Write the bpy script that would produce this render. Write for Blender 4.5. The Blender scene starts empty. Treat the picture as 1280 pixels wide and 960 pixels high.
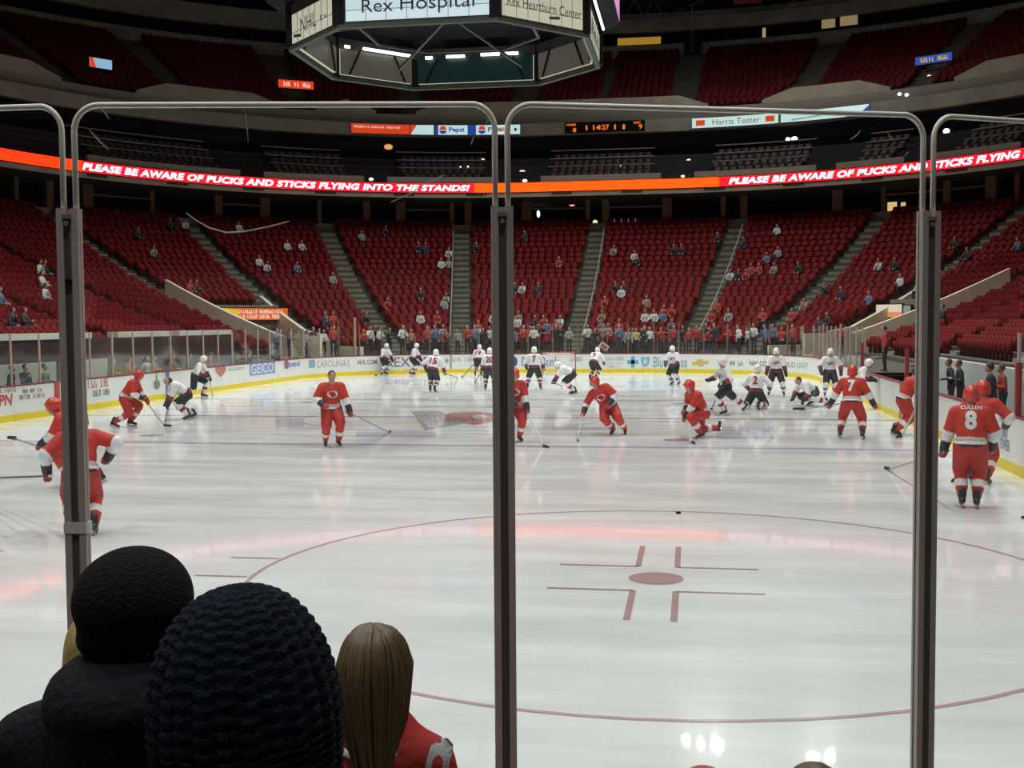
import bpy, bmesh, math, random
import numpy as np
from mathutils import Vector, Matrix
from mathutils.bvhtree import BVHTree

random.seed(7)
rng = np.random.default_rng(7)
scene = bpy.context.scene
COL = scene.collection
R = math.radians

# ------------------------------------------------------------------ camera
F_PX, PITCH, YAW, ROLL = 1426.3, 0.05397, 0.15710, -0.00694
CAM = Vector((7.1017, -3.1823, 2.8517))
_F = Vector((-math.sin(YAW) * math.cos(PITCH), math.cos(YAW) * math.cos(PITCH), -math.sin(PITCH)))
_R0 = Vector((math.cos(YAW), math.sin(YAW), 0))
_U0 = _R0.cross(_F)
_R = _R0 * math.cos(ROLL) + _U0 * math.sin(ROLL)
_U = _U0 * math.cos(ROLL) - _R0 * math.sin(ROLL)
cam_data = bpy.data.cameras.new('camera')
cam_data.sensor_width = 36.0
cam_data.lens = F_PX / 1280 * 36.0
cam_data.clip_start = 0.05
cam_data.clip_end = 400
cam = bpy.data.objects.new('camera', cam_data)
COL.objects.link(cam)
m3 = Matrix((_R, _U, -_F)).transposed()
cam.matrix_world = Matrix.Translation(CAM) @ m3.to_4x4()
scene.camera = cam

# ------------------------------------------------------------------ world, view
w = bpy.data.worlds.new('arena_air')
scene.world = w
w.use_nodes = True
w.node_tree.nodes['Background'].inputs[0].default_value = (0.9, 1.0, 1.05, 1)
w.node_tree.nodes['Background'].inputs[1].default_value = 0.004
vs = scene.view_settings
vs.view_transform = 'Standard'
vs.look = 'None'
vs.gamma = 1
vs.use_curve_mapping = False
vs.exposure = 0.0
scene.cycles.use_denoising = True
scene.cycles.max_bounces = 6
scene.cycles.diffuse_bounces = 3
scene.cycles.glossy_bounces = 3
scene.cycles.transparent_max_bounces = 16
scene.cycles.sample_clamp_indirect = 4.0

# arena floodlights, hung under the roof over the ice (fixtures are built further down)
LAMP_POWER = 1060.0
LAMP_SPREAD = 122
LAMP_ROW = {-8.0: 0.7, 4.0: 0.72, 15.0: 0.9, 26.0: 1.15, 37.0: 1.3, 48.0: 1.4, 59.0: 1.4, 70.0: 0.8}
LAMPS = []
for y in (-8.0, 4.0, 15.0, 26.0, 37.0, 48.0, 59.0, 70.0):
    for x in (-10.5, 10.5):
        LAMPS.append((x, y, 29.0))
# weak house lights added high over the upper decks to brighten them
FILL_POWER = 230.0
DECK_FILL = [(-34, 20, 38), (-36, 48, 38), (-22, 76, 38), (0, 82, 38), (22, 76, 38), (36, 48, 38), (34, 20, 38), (0, -12, 36)]
for x, y, z in LAMPS + DECK_FILL:
    fill = (x, y, z) in DECK_FILL
    l = bpy.data.lights.new('floodlight_beam', 'AREA')
    l.shape = 'DISK'
    l.size = 1.5
    l.energy = FILL_POWER if fill else LAMP_POWER * LAMP_ROW[y]
    l.spread = R(170 if fill else LAMP_SPREAD)
    l.color = (1.0, 1.0, 0.97)
    o = bpy.data.objects.new('floodlight_beam', l)
    COL.objects.link(o)
    o.location = (x, y, z)
    if fill: continue
    tgt = Vector((x * 0.45, y + (30.48 - y) * 0.12, 0))
    o.rotation_euler = (tgt - o.location).to_track_quat('-Z', 'Y').to_euler()

# ------------------------------------------------------------------ tags
def tag(o, label=None, cat=None, group=None, kind=None):
    if label: o['label'] = label
    if cat: o['category'] = cat
    if group: o['group'] = group
    if kind: o['kind'] = kind
    return o

def empty(name, loc=(0, 0, 0), rz=0.0, label=None, cat=None, group=None, kind=None):
    o = bpy.data.objects.new(name, None)
    COL.objects.link(o)
    o.location = loc
    o.rotation_euler = (0, 0, rz)
    return tag(o, label, cat, group, kind)

def link(name, me, mats=None, parent=None, loc=None, rot=None, smooth=False):
    if mats is not None:
        for m in (mats if isinstance(mats, (list, tuple)) else [mats]):
            me.materials.append(m)
    if smooth:
        me.polygons.foreach_set('use_smooth', [True] * len(me.polygons))
    o = bpy.data.objects.new(name, me)
    COL.objects.link(o)
    if parent: o.parent = parent
    if loc is not None: o.location = loc
    if rot is not None: o.rotation_euler = rot
    return o

def share(name, me, parent=None, loc=(0, 0, 0), rot=(0, 0, 0), scale=None):
    o = bpy.data.objects.new(name, me)
    COL.objects.link(o)
    if parent: o.parent = parent
    o.location = loc
    o.rotation_euler = rot
    if scale: o.scale = scale
    return o

# ------------------------------------------------------------------ materials
MATS = {}
def mat(name, col, rough=0.6, metal=0.0, noise=None, emit=0.0, bump=None, spec=0.5, objcol=False, coat=0.0):
    if name in MATS: return MATS[name]
    m = bpy.data.materials.new(name)
    m.use_nodes = True
    nt = m.node_tree
    b = nt.nodes['Principled BSDF']
    b.inputs['Base Color'].default_value = (*col, 1)
    b.inputs['Roughness'].default_value = rough
    b.inputs['Metallic'].default_value = metal
    b.inputs['Specular IOR Level'].default_value = spec
    b.inputs['Coat Weight'].default_value = coat
    tc = nt.nodes.new('ShaderNodeTexCoord')
    src = None
    if objcol:
        oi = nt.nodes.new('ShaderNodeObjectInfo')
        src = oi.outputs['Color']
    if noise:
        sc, amt = noise
        n = nt.nodes.new('ShaderNodeTexNoise')
        n.inputs['Scale'].default_value = sc
        n.inputs['Detail'].default_value = 4
        nt.links.new(tc.outputs['Object'], n.inputs['Vector'])
        mr = nt.nodes.new('ShaderNodeMapRange')
        mr.inputs[1].default_value = 0.3; mr.inputs[2].default_value = 0.7
        mr.inputs[3].default_value = 1 - amt; mr.inputs[4].default_value = 1 + amt
        nt.links.new(n.outputs['Fac'], mr.inputs[0])
        mx = nt.nodes.new('ShaderNodeMix')
        mx.data_type = 'RGBA'; mx.blend_type = 'MULTIPLY'
        mx.inputs[0].default_value = 1.0
        if src: nt.links.new(src, mx.inputs[6])
        else: mx.inputs[6].default_value = (*col, 1)
        cmb = nt.nodes.new('ShaderNodeCombineColor')
        for k in range(3): nt.links.new(mr.outputs[0], cmb.inputs[k])
        nt.links.new(cmb.outputs[0], mx.inputs[7])
        src = mx.outputs[2]
    if src: nt.links.new(src, b.inputs['Base Color'])
    if emit > 0:
        b.inputs['Emission Color'].default_value = (*col, 1)
        b.inputs['Emission Strength'].default_value = emit
    if bump:
        sc, st = bump
        n2 = nt.nodes.new('ShaderNodeTexNoise')
        n2.inputs['Scale'].default_value = sc
        nt.links.new(tc.outputs['Object'], n2.inputs['Vector'])
        bp = nt.nodes.new('ShaderNodeBump')
        bp.inputs['Strength'].default_value = st
        bp.inputs['Distance'].default_value = 0.02
        nt.links.new(n2.outputs['Fac'], bp.inputs['Height'])
        nt.links.new(bp.outputs[0], b.inputs['Normal'])
    MATS[name] = m
    return m

def ice_mat(name, col):
    m = mat(name, col, rough=0.2, spec=0.17, coat=0.4)
    nt = m.node_tree
    b = nt.nodes['Principled BSDF']
    tc = nt.nodes.new('ShaderNodeTexCoord')
    mp = nt.nodes.new('ShaderNodeMapping')
    mp.inputs['Scale'].default_value = (0.28, 1.3, 1)
    mp.inputs['Rotation'].default_value = (0, 0, 0.2)
    nt.links.new(tc.outputs['Object'], mp.inputs['Vector'])
    n = nt.nodes.new('ShaderNodeTexNoise')
    n.inputs['Scale'].default_value = 0.9; n.inputs['Detail'].default_value = 7; n.inputs['Roughness'].default_value = 0.65
    nt.links.new(mp.outputs[0], n.inputs['Vector'])
    mr = nt.nodes.new('ShaderNodeMapRange')
    mr.inputs[1].default_value = 0.3; mr.inputs[2].default_value = 0.7
    mr.inputs[3].default_value = 0.84; mr.inputs[4].default_value = 1.07
    nt.links.new(n.outputs['Fac'], mr.inputs[0])
    mx = nt.nodes.new('ShaderNodeMix'); mx.data_type = 'RGBA'; mx.blend_type = 'MULTIPLY'
    mx.inputs[0].default_value = 1; mx.inputs[6].default_value = (*col, 1)
    cmb = nt.nodes.new('ShaderNodeCombineColor')
    for k in range(3): nt.links.new(mr.outputs[0], cmb.inputs[k])
    nt.links.new(cmb.outputs[0], mx.inputs[7])
    nt.links.new(mx.outputs[2], b.inputs['Base Color'])
    mr2 = nt.nodes.new('ShaderNodeMapRange')
    mr2.inputs[1].default_value = 0.35; mr2.inputs[2].default_value = 0.65
    mr2.inputs[3].default_value = 0.10; mr2.inputs[4].default_value = 0.20
    nt.links.new(n.outputs['Fac'], mr2.inputs[0])
    nt.links.new(mr2.outputs[0], b.inputs['Roughness'])
    b.inputs['Coat Roughness'].default_value = 0.045
    b.inputs['Coat IOR'].default_value = 1.31
    return m

def glass_mat(name, refl=0.035, tint=(0.97, 0.985, 0.98)):
    m = bpy.data.materials.new(name)
    m.use_nodes = True
    nt = m.node_tree
    nt.nodes.clear()
    out = nt.nodes.new('ShaderNodeOutputMaterial')
    tr = nt.nodes.new('ShaderNodeBsdfTransparent')
    tr.inputs[0].default_value = (*tint, 1)
    gl = nt.nodes.new('ShaderNodeBsdfGlossy')
    gl.inputs['Roughness'].default_value = 0.06
    gl.inputs[0].default_value = (0.9, 0.95, 0.95, 1)
    lw = nt.nodes.new('ShaderNodeLayerWeight')
    lw.inputs[0].default_value = 0.12
    mm = nt.nodes.new('ShaderNodeMath'); mm.operation = 'MULTIPLY_ADD'
    mm.inputs[1].default_value = 0.3; mm.inputs[2].default_value = refl
    nt.links.new(lw.outputs['Fresnel'], mm.inputs[0])
    mx = nt.nodes.new('ShaderNodeMixShader')
    nt.links.new(mm.outputs[0], mx.inputs[0])
    nt.links.new(tr.outputs[0], mx.inputs[1])
    nt.links.new(gl.outputs[0], mx.inputs[2])
    nt.links.new(mx.outputs[0], out.inputs[0])
    MATS[name] = m
    return m

def glow(name, col, strength):
    m = bpy.data.materials.new(name)
    m.use_nodes = True
    b = m.node_tree.nodes['Principled BSDF']
    b.inputs['Base Color'].default_value = (*[c * 0.3 for c in col], 1)
    b.inputs['Roughness'].default_value = 0.4
    b.inputs['Emission Color'].default_value = (*col, 1)
    b.inputs['Emission Strength'].default_value = strength
    MATS[name] = m
    return m

ICE = ice_mat('ice', (0.79, 0.82, 0.815))
ICE_RED = ice_mat('ice_red_paint', (0.48, 0.32, 0.33))
ICE_REDC = ice_mat('ice_circle_paint', (0.54, 0.38, 0.39))
ICE_RED2 = ice_mat('ice_red_line_paint', (0.50, 0.36, 0.40))
ICE_BLUE = ice_mat('ice_blue_paint', (0.48, 0.52, 0.66))
ICE_GREY = ice_mat('ice_grey_paint', (0.40, 0.42, 0.44))
ICE_PINK = ice_mat('ice_crest_red_paint', (0.52, 0.26, 0.26))
ICE_LILAC = ice_mat('ice_lilac_paint', (0.60, 0.60, 0.70))
ICE_TAN = ice_mat('ice_tan_paint', (0.72, 0.64, 0.52))
ICE_CYAN = ice_mat('ice_pale_blue_paint', (0.66, 0.76, 0.82))
M_BOARD = mat('board_white', (0.78, 0.80, 0.76), 0.35, noise=(0.7, 0.04))
M_KICK = mat('kick_yellow', (0.80, 0.62, 0.01), 0.4)
M_CAP = mat('cap_maroon', (0.22, 0.03, 0.035), 0.4)
M_JOINT = mat('joint_grey', (0.30, 0.30, 0.30), 0.7)
M_CONC = mat('concrete', (0.26, 0.24, 0.19), 0.85, noise=(1.2, 0.15))
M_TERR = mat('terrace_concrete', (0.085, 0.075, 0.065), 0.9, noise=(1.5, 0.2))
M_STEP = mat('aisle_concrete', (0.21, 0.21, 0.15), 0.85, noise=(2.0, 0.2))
M_FASC = mat('fascia_concrete', (0.56, 0.48, 0.36), 0.85, noise=(0.8, 0.1))
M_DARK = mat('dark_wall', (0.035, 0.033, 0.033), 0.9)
M_ROOF = mat('roof_black', (0.012, 0.012, 0.014), 0.9)
M_PORTAL = mat('portal_beige', (0.72, 0.66, 0.50), 0.8, noise=(1.0, 0.08))
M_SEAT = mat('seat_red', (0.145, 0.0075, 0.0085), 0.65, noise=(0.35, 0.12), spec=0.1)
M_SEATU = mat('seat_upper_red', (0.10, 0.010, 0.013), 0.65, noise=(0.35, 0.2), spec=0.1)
M_POST = mat('post_aluminium', (0.56, 0.49, 0.46), 0.5, 0.1, noise=(3, 0.08))
M_POSTD = mat('post_channel', (0.12, 0.105, 0.10), 0.6)
M_EDGE = mat('glass_edge_glint', (0.86, 0.85, 0.78), 0.5)  # near-white stands for light caught in the clear pane edges
M_SCUFF = mat('glass_scuff', (0.55, 0.53, 0.50), 0.7)
M_METAL = mat('grey_metal', (0.35, 0.36, 0.36), 0.45, 0.6)
M_BLACK = mat('black', (0.010, 0.010, 0.011), 0.7, spec=0.08)
M_WHITE = mat('white_paint', (0.80, 0.80, 0.78), 0.5)
M_REDP = mat('red_paint', (0.45, 0.03, 0.03), 0.45)
M_GLASS = glass_mat('rink_glass')
M_GLASS_FAR = glass_mat('rink_glass_far', 0.02)

# ------------------------------------------------------------------ mesh builder
class MB:
    def __init__(s):
        s.v = []; s.f = []; s.m = []
    def add(s, vs, fs, mi=0):
        n = len(s.v)
        s.v += [tuple(v) for v in vs]
        s.f += [tuple(i + n for i in f) for f in fs]
        s.m += [mi] * len(fs)
        return s
    def hexa(s, p, mi=0):
        return s.add(p, [(0, 3, 2, 1), (4, 5, 6, 7), (0, 1, 5, 4), (1, 2, 6, 5), (2, 3, 7, 6), (3, 0, 4, 7)], mi)
    def box(s, c, d, mi=0, rot=None):
        P = []
        for z in (-1, 1):
            for x, y in ((-1, -1), (1, -1), (1, 1), (-1, 1)):
                q = Vector((x * d[0] / 2, y * d[1] / 2, z * d[2] / 2))
                if rot is not None: q = rot @ q
                P.append(q + Vector(c))
        return s.hexa(P, mi)
    def bar(s, a, b, wx, wy, mi=0):
        a = Vector(a); b = Vector(b); d = (b - a)
        q = d.to_track_quat('Z', 'Y').to_matrix()
        return s.box((a + b) / 2, (wx, wy, d.length), mi, q)
    def tube(s, pts, r, n=8, mi=0, cap=True):
        pts = [Vector(p) for p in pts]
        rs = r if isinstance(r, (list, tuple)) else [r] * len(pts)
        base = len(s.v); up = None
        for i, p in enumerate(pts):
            t = (pts[min(i + 1, len(pts) - 1)] - pts[max(i - 1, 0)]).normalized()
            if up is None:
                up = Vector((0, 0, 1)) if abs(t.z) < 0.9 else Vector((1, 0, 0))
            sd = t.cross(up).normalized(); up = sd.cross(t).normalized()
            for k in range(n):
                a = 2 * math.pi * k / n
                s.v.append(tuple(p + sd * math.cos(a) * rs[i] + up * math.sin(a) * rs[i]))
        for i in range(len(pts) - 1):
            for k in range(n):
                a = base + i * n + k; b = base + i * n + (k + 1) % n
                s.f.append((a, a + n, b + n, b)); s.m.append(mi)
        if cap:
            s.f.append(tuple(base + k for k in range(n))); s.m.append(mi)
            e = base + (len(pts) - 1) * n
            s.f.append(tuple(e + k for k in reversed(range(n)))); s.m.append(mi)
        return s
    def lathe(s, prof, n=24, mi=0, c=(0, 0, 0)):
        base = len(s.v)
        for r, z in prof:
            for k in range(n):
                a = 2 * math.pi * k / n
                s.v.append((c[0] + r * math.cos(a), c[1] + r * math.sin(a), c[2] + z))
        for i in range(len(prof) - 1):
            for k in range(n):
                a = base + i * n + k; b = base + i * n + (k + 1) % n
                s.f.append((a, b, b + n, a + n)); s.m.append(mi)
        return s
    def mesh(s, name='mesh'):
        me = bpy.data.meshes.new(name)
        me.from_pydata(s.v, [], s.f)
        if any(s.m): me.polygons.foreach_set('material_index', s.m)
        me.update()
        return me
    def build(s, name, mats, parent=None, loc=None, rot=None, smooth=False):
        return link(name, s.mesh(name), mats, parent, loc, rot, smooth)

# ------------------------------------------------------------------ rink contour
RX, RYC, RL, RR = 12.95, 30.48, 30.48, 8.53
CXI, CYI = RX - RR, RL - RR            # corner-centre offsets 4.42 / 21.95
S_SIDE, S_ARC, S_END = 2 * CYI, RR * math.pi / 2, 2 * CXI
T_A1 = S_SIDE; T_FAR = T_A1 + S_ARC; T_A2 = T_FAR + S_END; T_RIGHT = T_A2 + S_ARC
T_A3 = T_RIGHT + S_SIDE; T_NEAR = T_A3 + S_ARC; T_A4 = T_NEAR + S_END; T_ALL = T_A4 + S_ARC

def path(t, d=0.0):
    """point on the rink outline at arc length t, moved outwards by d; and the outward normal. t runs left side -> far end -> right side -> near end"""
    t = t % T_ALL
    if t < T_A1: return (-RX - d, RYC - CYI + t), (-1.0, 0.0)
    if t < T_FAR: a = math.pi - (t - T_A1) / RR; c = (-CXI, RYC + CYI)
    elif t < T_A2: return (-CXI + t - T_FAR, RYC + RL + d), (0.0, 1.0)
    elif t < T_RIGHT: a = math.pi / 2 - (t - T_A2) / RR; c = (CXI, RYC + CYI)
    elif t < T_A3: return (RX + d, RYC + CYI - (t - T_RIGHT)), (1.0, 0.0)
    elif t < T_NEAR: a = -(t - T_A3) / RR; c = (CXI, RYC - CYI)
    elif t < T_A4: return (CXI - (t - T_NEAR), RYC - RL - d), (0.0, -1.0)
    else: a = -math.pi / 2 - (t - T_A4) / RR; c = (-CXI, RYC - CYI)
    n = (math.cos(a), math.sin(a))
    return (c[0] + n[0] * (RR + d), c[1] + n[1] * (RR + d)), n

def P3(t, d, z):
    p, n = path(t, d)
    return (p[0], p[1], z)

def off(X, Y):
    x = abs(X); y = abs(Y - RYC)
    dx = x - CXI; dy = y - CYI
    if dx > 0 and dy > 0: return math.hypot(dx, dy) - RR
    return max(dx, dy) - RR

def t_of(X, Y):
    y = Y - RYC
    if y > CYI and X < -CXI: return T_A1 + RR * (math.pi - math.atan2(y - CYI, X + CXI))
    if y > CYI and X > CXI: return T_A2 + RR * (math.pi / 2 - math.atan2(y - CYI, X - CXI))
    if y < -CYI and X > CXI: return T_A3 + RR * (-math.atan2(y + CYI, X - CXI))
    if X < -CXI and X / RX < -abs(y) / RL + 0.2 or X < -RX + 1: return y + CYI
    if X > RX - 1 or X / RX > abs(y) / RL: return T_RIGHT + CYI - y
    if y > 0: return T_FAR + X + CXI
    return T_NEAR + CXI - X

def ray(u, v):
    return _F + _R * ((u - 640) / F_PX) + _U * ((480 - v) / F_PX)

def ground(u, v, z=0.0):
    d = ray(u, v)
    return CAM + d * ((z - CAM.z) / d.z)

def hit(u, v, d):
    """where the pixel's ray meets the vertical surface at offset d from the boards: t, z"""
    D = ray(u, v)
    lo = 4.0
    t = lo
    while t < 220:
        q = CAM + D * t
        if q.y > 3 and off(q.x, q.y) > d: break
        t += 0.25
    a, b = t - 0.25, t
    for _ in range(30):
        m = (a + b) / 2; q = CAM + D * m
        if off(q.x, q.y) > d: b = m
        else: a = m
    q = CAM + D * b
    return t_of(q.x, q.y), q.z

def samples(t0, t1, straight=3.0, arc=0.2):
    ks = [t0]
    marks = [0, T_A1, T_FAR, T_A2, T_RIGHT, T_A3, T_NEAR, T_A4, T_ALL]
    cuts = [t0] + [m for m in marks if t0 < m < t1] + [t1]
    for a, b in zip(cuts, cuts[1:]):
        mid = (a + b) / 2
        on_arc = T_A1 < mid < T_FAR or T_A2 < mid < T_RIGHT or T_A3 < mid < T_NEAR or mid > T_A4
        n = max(1, int(math.ceil((b - a) / (arc if on_arc else straight))))
        ks += [a + (b - a) * k / n for k in range(1, n + 1)]
    return ks

def sweep(prof, t0, t1, mb=None, close=True, mi=0, straight=3.0, arc=0.2):
    """sweep a (d, z) profile along the rink outline; close=True joins the profile into a solid with end caps"""
    mb = mb or MB()
    ts = samples(t0, t1, straight, arc)
    n = len(prof)
    base = len(mb.v)
    for t in ts:
        for d, z in prof: mb.v.append(P3(t, d, z))
    for i in range(len(ts) - 1):
        for k in range(n if close else n - 1):
            a = base + i * n + k; b = base + i * n + (k + 1) % n
            mb.f.append((a, b, b + n, a + n)); mb.m.append(mi)
    if close:
        mb.f.append(tuple(base + k for k in reversed(range(n)))); mb.m.append(mi)
        e = base + (len(ts) - 1) * n
        mb.f.append(tuple(e + k for k in range(n))); mb.m.append(mi)
    return mb

def slab(d0, d1, z0, z1):
    return [(d0, z0), (d1, z0), (d1, z1), (d0, z1)]

def tscale(t, d):
    """metres along the surface at offset d for each metre of t"""
    t = t % T_ALL
    return (RR + d) / RR if T_A1 < t < T_FAR or T_A2 < t < T_RIGHT or T_A3 < t < T_NEAR or t > T_A4 else 1.0

def theta(side, deg):
    """arc length of the corner station deg degrees round from the side (0) to the far end (90)"""
    return T_A1 + RR * R(deg) if side < 0 else T_RIGHT - RR * R(deg)

# ------------------------------------------------------------------ flat lettering
def text_geo(s, size=1.0, shear=0.0, bold=0.0, space=1.0, fine=0):
    c = bpy.data.curves.new('lettering', 'FONT')
    c.body = s; c.size = size; c.shear = shear; c.offset = bold; c.space_character = space
    c.resolution_u = 3
    o = bpy.data.objects.new('lettering', c)
    COL.objects.link(o)
    bpy.context.view_layer.update()
    me = bpy.data.meshes.new_from_object(o.evaluated_get(bpy.context.evaluated_depsgraph_get()))
    bpy.data.objects.remove(o)
    bpy.data.curves.remove(c)
    if fine:
        bm = bmesh.new(); bm.from_mesh(me)
        bmesh.ops.triangulate(bm, faces=bm.faces[:])
        for _ in range(6):
            lng = [e for e in bm.edges if e.calc_length() > fine]
            if not lng: break
            bmesh.ops.subdivide_edges(bm, edges=lng, cuts=1)
            bmesh.ops.triangulate(bm, faces=bm.faces[:])
        bm.to_mesh(me); bm.free()
    v = np.array([x.co[:] for x in me.vertices])
    f = [tuple(p.vertices) for p in me.polygons]
    bpy.data.meshes.remove(me)
    v[:, 0] -= v[:, 0].min(); v[:, 1] -= v[:, 1].min()
    return v[:, :2], f

def fit_text(s, W, H, **k):
    v, f = text_geo(s, **k)
    return v * (np.array([W, H]) / v.max(0)), f

def wall_text(name, s, t0, t1, z0, z1, d, m, parent, **k):
    v, f = fit_text(s, t1 - t0, z1 - z0, **k)
    me = bpy.data.meshes.new(name)
    me.from_pydata([P3(t0 + x, d, z0 + y) for x, y in v], [], f)
    return link(name, me, m, parent)

def wall_shape(name, pts, d, m, parent):
    """flat print on a wall: outline of (t, z) points"""
    me = bpy.data.meshes.new(name)
    me.from_pydata([P3(t, d, z) for t, z in pts], [], [tuple(range(len(pts)))])
    return link(name, me, m, parent)

def oval(tc, zc, a, b, n=20, a0=0, a1=2 * math.pi):
    return [(tc + a * math.cos(a0 + (a1 - a0) * k / n), zc + b * math.sin(a0 + (a1 - a0) * k / n)) for k in range(n)]

# ================================================================== THE ICE
def ring_pts(t0, t1, d, step=0.6):
    return [path(t, d)[0] for t in samples(t0, t1, 30, step)]

ice_out = ring_pts(0, T_ALL - 1e-4, 0.0)
me = bpy.data.meshes.new('floor')
me.from_pydata([(x, y, 0) for x, y in ice_out], [], [tuple(reversed(range(len(ice_out))))])
ice = tag(link('floor', me, ICE), 'scuffed white ice sheet of the hockey rink', None, None, 'structure')

def decal(name, polys, m, z=0.003):
    """flat paint under the ice surface: list of polygons of (x, y)"""
    mb = MB()
    for p in polys: mb.add([(x, y, z) for x, y in p], [tuple(range(len(p)))])
    return mb.build(name, m, ice)

def rect(x0, x1, y0, y1): return [(x0, y0), (x1, y0), (x1, y1), (x0, y1)]
def disc(cx, cy, r, n=40): return [(cx + r * math.cos(2 * math.pi * k / n), cy + r * math.sin(2 * math.pi * k / n)) for k in range(n)]
def annulus(cx, cy, r, wd, n=72):
    out = []
    for k in range(n):
        a, b = 2 * math.pi * k / n, 2 * math.pi * (k + 1) / n
        out.append([(cx + (r - wd) * math.cos(a), cy + (r - wd) * math.sin(a)), (cx + r * math.cos(a), cy + r * math.sin(a)),
                    (cx + r * math.cos(b), cy + r * math.sin(b)), (cx + (r - wd) * math.cos(b), cy + (r - wd) * math.sin(b))])
    return out

for sx in (-1, 1):
    for cy, sy in ((9.449, 1), (51.51, -1)):
        cx = 6.706 * sx
        decal('faceoff_circle', annulus(cx, cy, 4.572, 0.055), ICE_REDC)
        decal('faceoff_spot', [disc(cx, cy, 0.305)], ICE_RED)
        for ax in (-1, 1):
            for ay in (-1, 1):
                x0, y0 = cx + ax * 0.225, cy + ay * 0.60
                decal('hash_mark', [rect(min(x0, x0 + ax * 0.92), max(x0, x0 + ax * 0.92), y0 - 0.03, y0 + 0.03),
                                    rect(x0 - 0.035, x0 + 0.035, min(y0, y0 + ay * 1.22), max(y0, y0 + ay * 1.22))], ICE_RED)
                x1 = cx + ax * 4.572
                decal('hash_mark', [rect(min(x1, x1 + ax * 0.62), max(x1, x1 + ax * 0.62), cy + ay * 0.5 - 0.03, cy + ay * 0.5 + 0.03)], ICE_RED)
for y in (3.35, 57.61): decal('goal_line', [rect(-11.2, 11.2, y - 0.03, y + 0.03)], ICE_RED)
for y in (22.71, 38.25): decal('blue_line', [rect(-12.9, 12.9, y - 0.15, y + 0.15)], ICE_BLUE)
decal('centre_line', [rect(-12.9, 12.9, 30.33, 30.63)], ICE_RED2)
decal('centre_circle', annulus(0, 30.48, 4.572, 0.06), ICE_BLUE)
for sx in (-1, 1):
    for y in (24.4, 36.6): decal('neutral_spot', [disc(6.706 * sx, y, 0.305)], ICE_RED)
# crest at centre ice: grey wedge with a red swirl over it
decal('crest_wedge', [[(q.x, q.y) for q in (ground(514, 514), ground(549, 513.5), ground(582, 529), ground(531, 538))][::-1]], ICE_GREY, 0.004)
decal('crest_swirl', [[(q.x, q.y) for q in (ground(*p) for p in ((552, 519.5), (564, 516), (596, 515), (622, 517), (628, 521), (616, 527), (592, 531.5), (574, 528)))][::-1]], ICE_PINK, 0.006)
decal('crest_eye', [[(q.x, q.y) for q in (ground(*p) for p in ((590, 520), (604, 518.5), (612, 521), (600, 524.5), (591, 523.5)))][::-1]], ICE_TAN, 0.008)
def ice_patch(name, u0, u1, v0, v1, m):
    a, b, c, d = ground(u0, v1), ground(u1, v1), ground(u1, v0), ground(u0, v0)
    decal(name, [[(q.x, q.y) for q in (a, b, c, d)]], m, 0.005)
ice_patch('painted_advert', 445, 545, 540, 546, ICE_LILAC)
ice_patch('painted_advert', 345, 380, 522, 533, ICE_LILAC)
ice_patch('painted_advert', 895, 968, 533, 548, ICE_LILAC)
ice_patch('painted_advert', 276, 330, 499, 508, ICE_TAN)
ice_patch('painted_advert', 782, 858, 476, 488, ICE_CYAN)
ice_patch('painted_advert', 480, 510, 474, 480, ICE_LILAC)
ice_patch('painted_advert', 690, 770, 533, 537, ICE_LILAC)

# ground under everything else
mb = MB()
ts = samples(0, T_ALL - 1e-4, 12, 1.2)
for t in ts:
    mb.v += [P3(t, 0.12, -0.02), P3(t, 60, -0.02)]
n = len(ts)
for i in range(n):
    j = (i + 1) % n
    mb.f.append((2 * i, 2 * i + 1, 2 * j + 1, 2 * j)); mb.m.append(0)
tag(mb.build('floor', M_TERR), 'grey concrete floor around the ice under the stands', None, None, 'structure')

# ================================================================== DASHER BOARDS AND GLASS
WALLS = {}
for nm, lab in (('wall_left', 'white dasher boards with yellow kick plate along the left of the ice'),
                ('wall_far', 'white dasher boards with adverts behind the far goal'),
                ('wall_right', 'white dasher boards along the right of the ice past the benches'),
                ('wall_near', 'glass and boards right in front of the spectators')):
    WALLS[nm] = empty(nm, (0, 0, 0), 0, lab, None, None, 'structure')
def wall_at(t):
    t = t % T_ALL
    if t < T_A1 + S_ARC * 0.6: return WALLS['wall_left']
    if t < T_RIGHT - S_ARC * 0.6: return WALLS['wall_far']
    if t < T_A3 + 1.0: return WALLS['wall_right']
    return WALLS['wall_near']

NPAN = 65
PW = T_ALL / NPAN
for i in range(NPAN):
    t0, t1 = i * PW + 0.008, (i + 1) * PW - 0.008
    par = wall_at((t0 + t1) / 2)
    sweep([(0, 0.2), (0.09, 0.2), (0.09, 1.03), (0, 1.03)], t0, t1, arc=0.5).build('board_panel', M_BOARD, par)
    sweep([(-0.012, 0.0), (0.09, 0.0), (0.09, 0.2), (-0.006, 0.2)], t0, t1, arc=0.5).build('kick_plate', M_KICK, par)
    sweep([(-0.012, 1.03), (0.12, 1.03), (0.12, 1.075), (-0.012, 1.075)], t0 - 0.008, t1 + 0.008, arc=0.5).build('cap_rail', M_CAP, par)
    sweep(slab(0.03, 0.085, 0.02, 1.02), t1 - 0.004, t1 + 0.02).build('panel_joint', M_JOINT, par)

# bench openings on the right side carry no glass
t_y = lambda y: T_RIGHT + (RYC + CYI - y)
Y_END = 18.9
BENCH = (t_y(38.4), t_y(Y_END))

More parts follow.
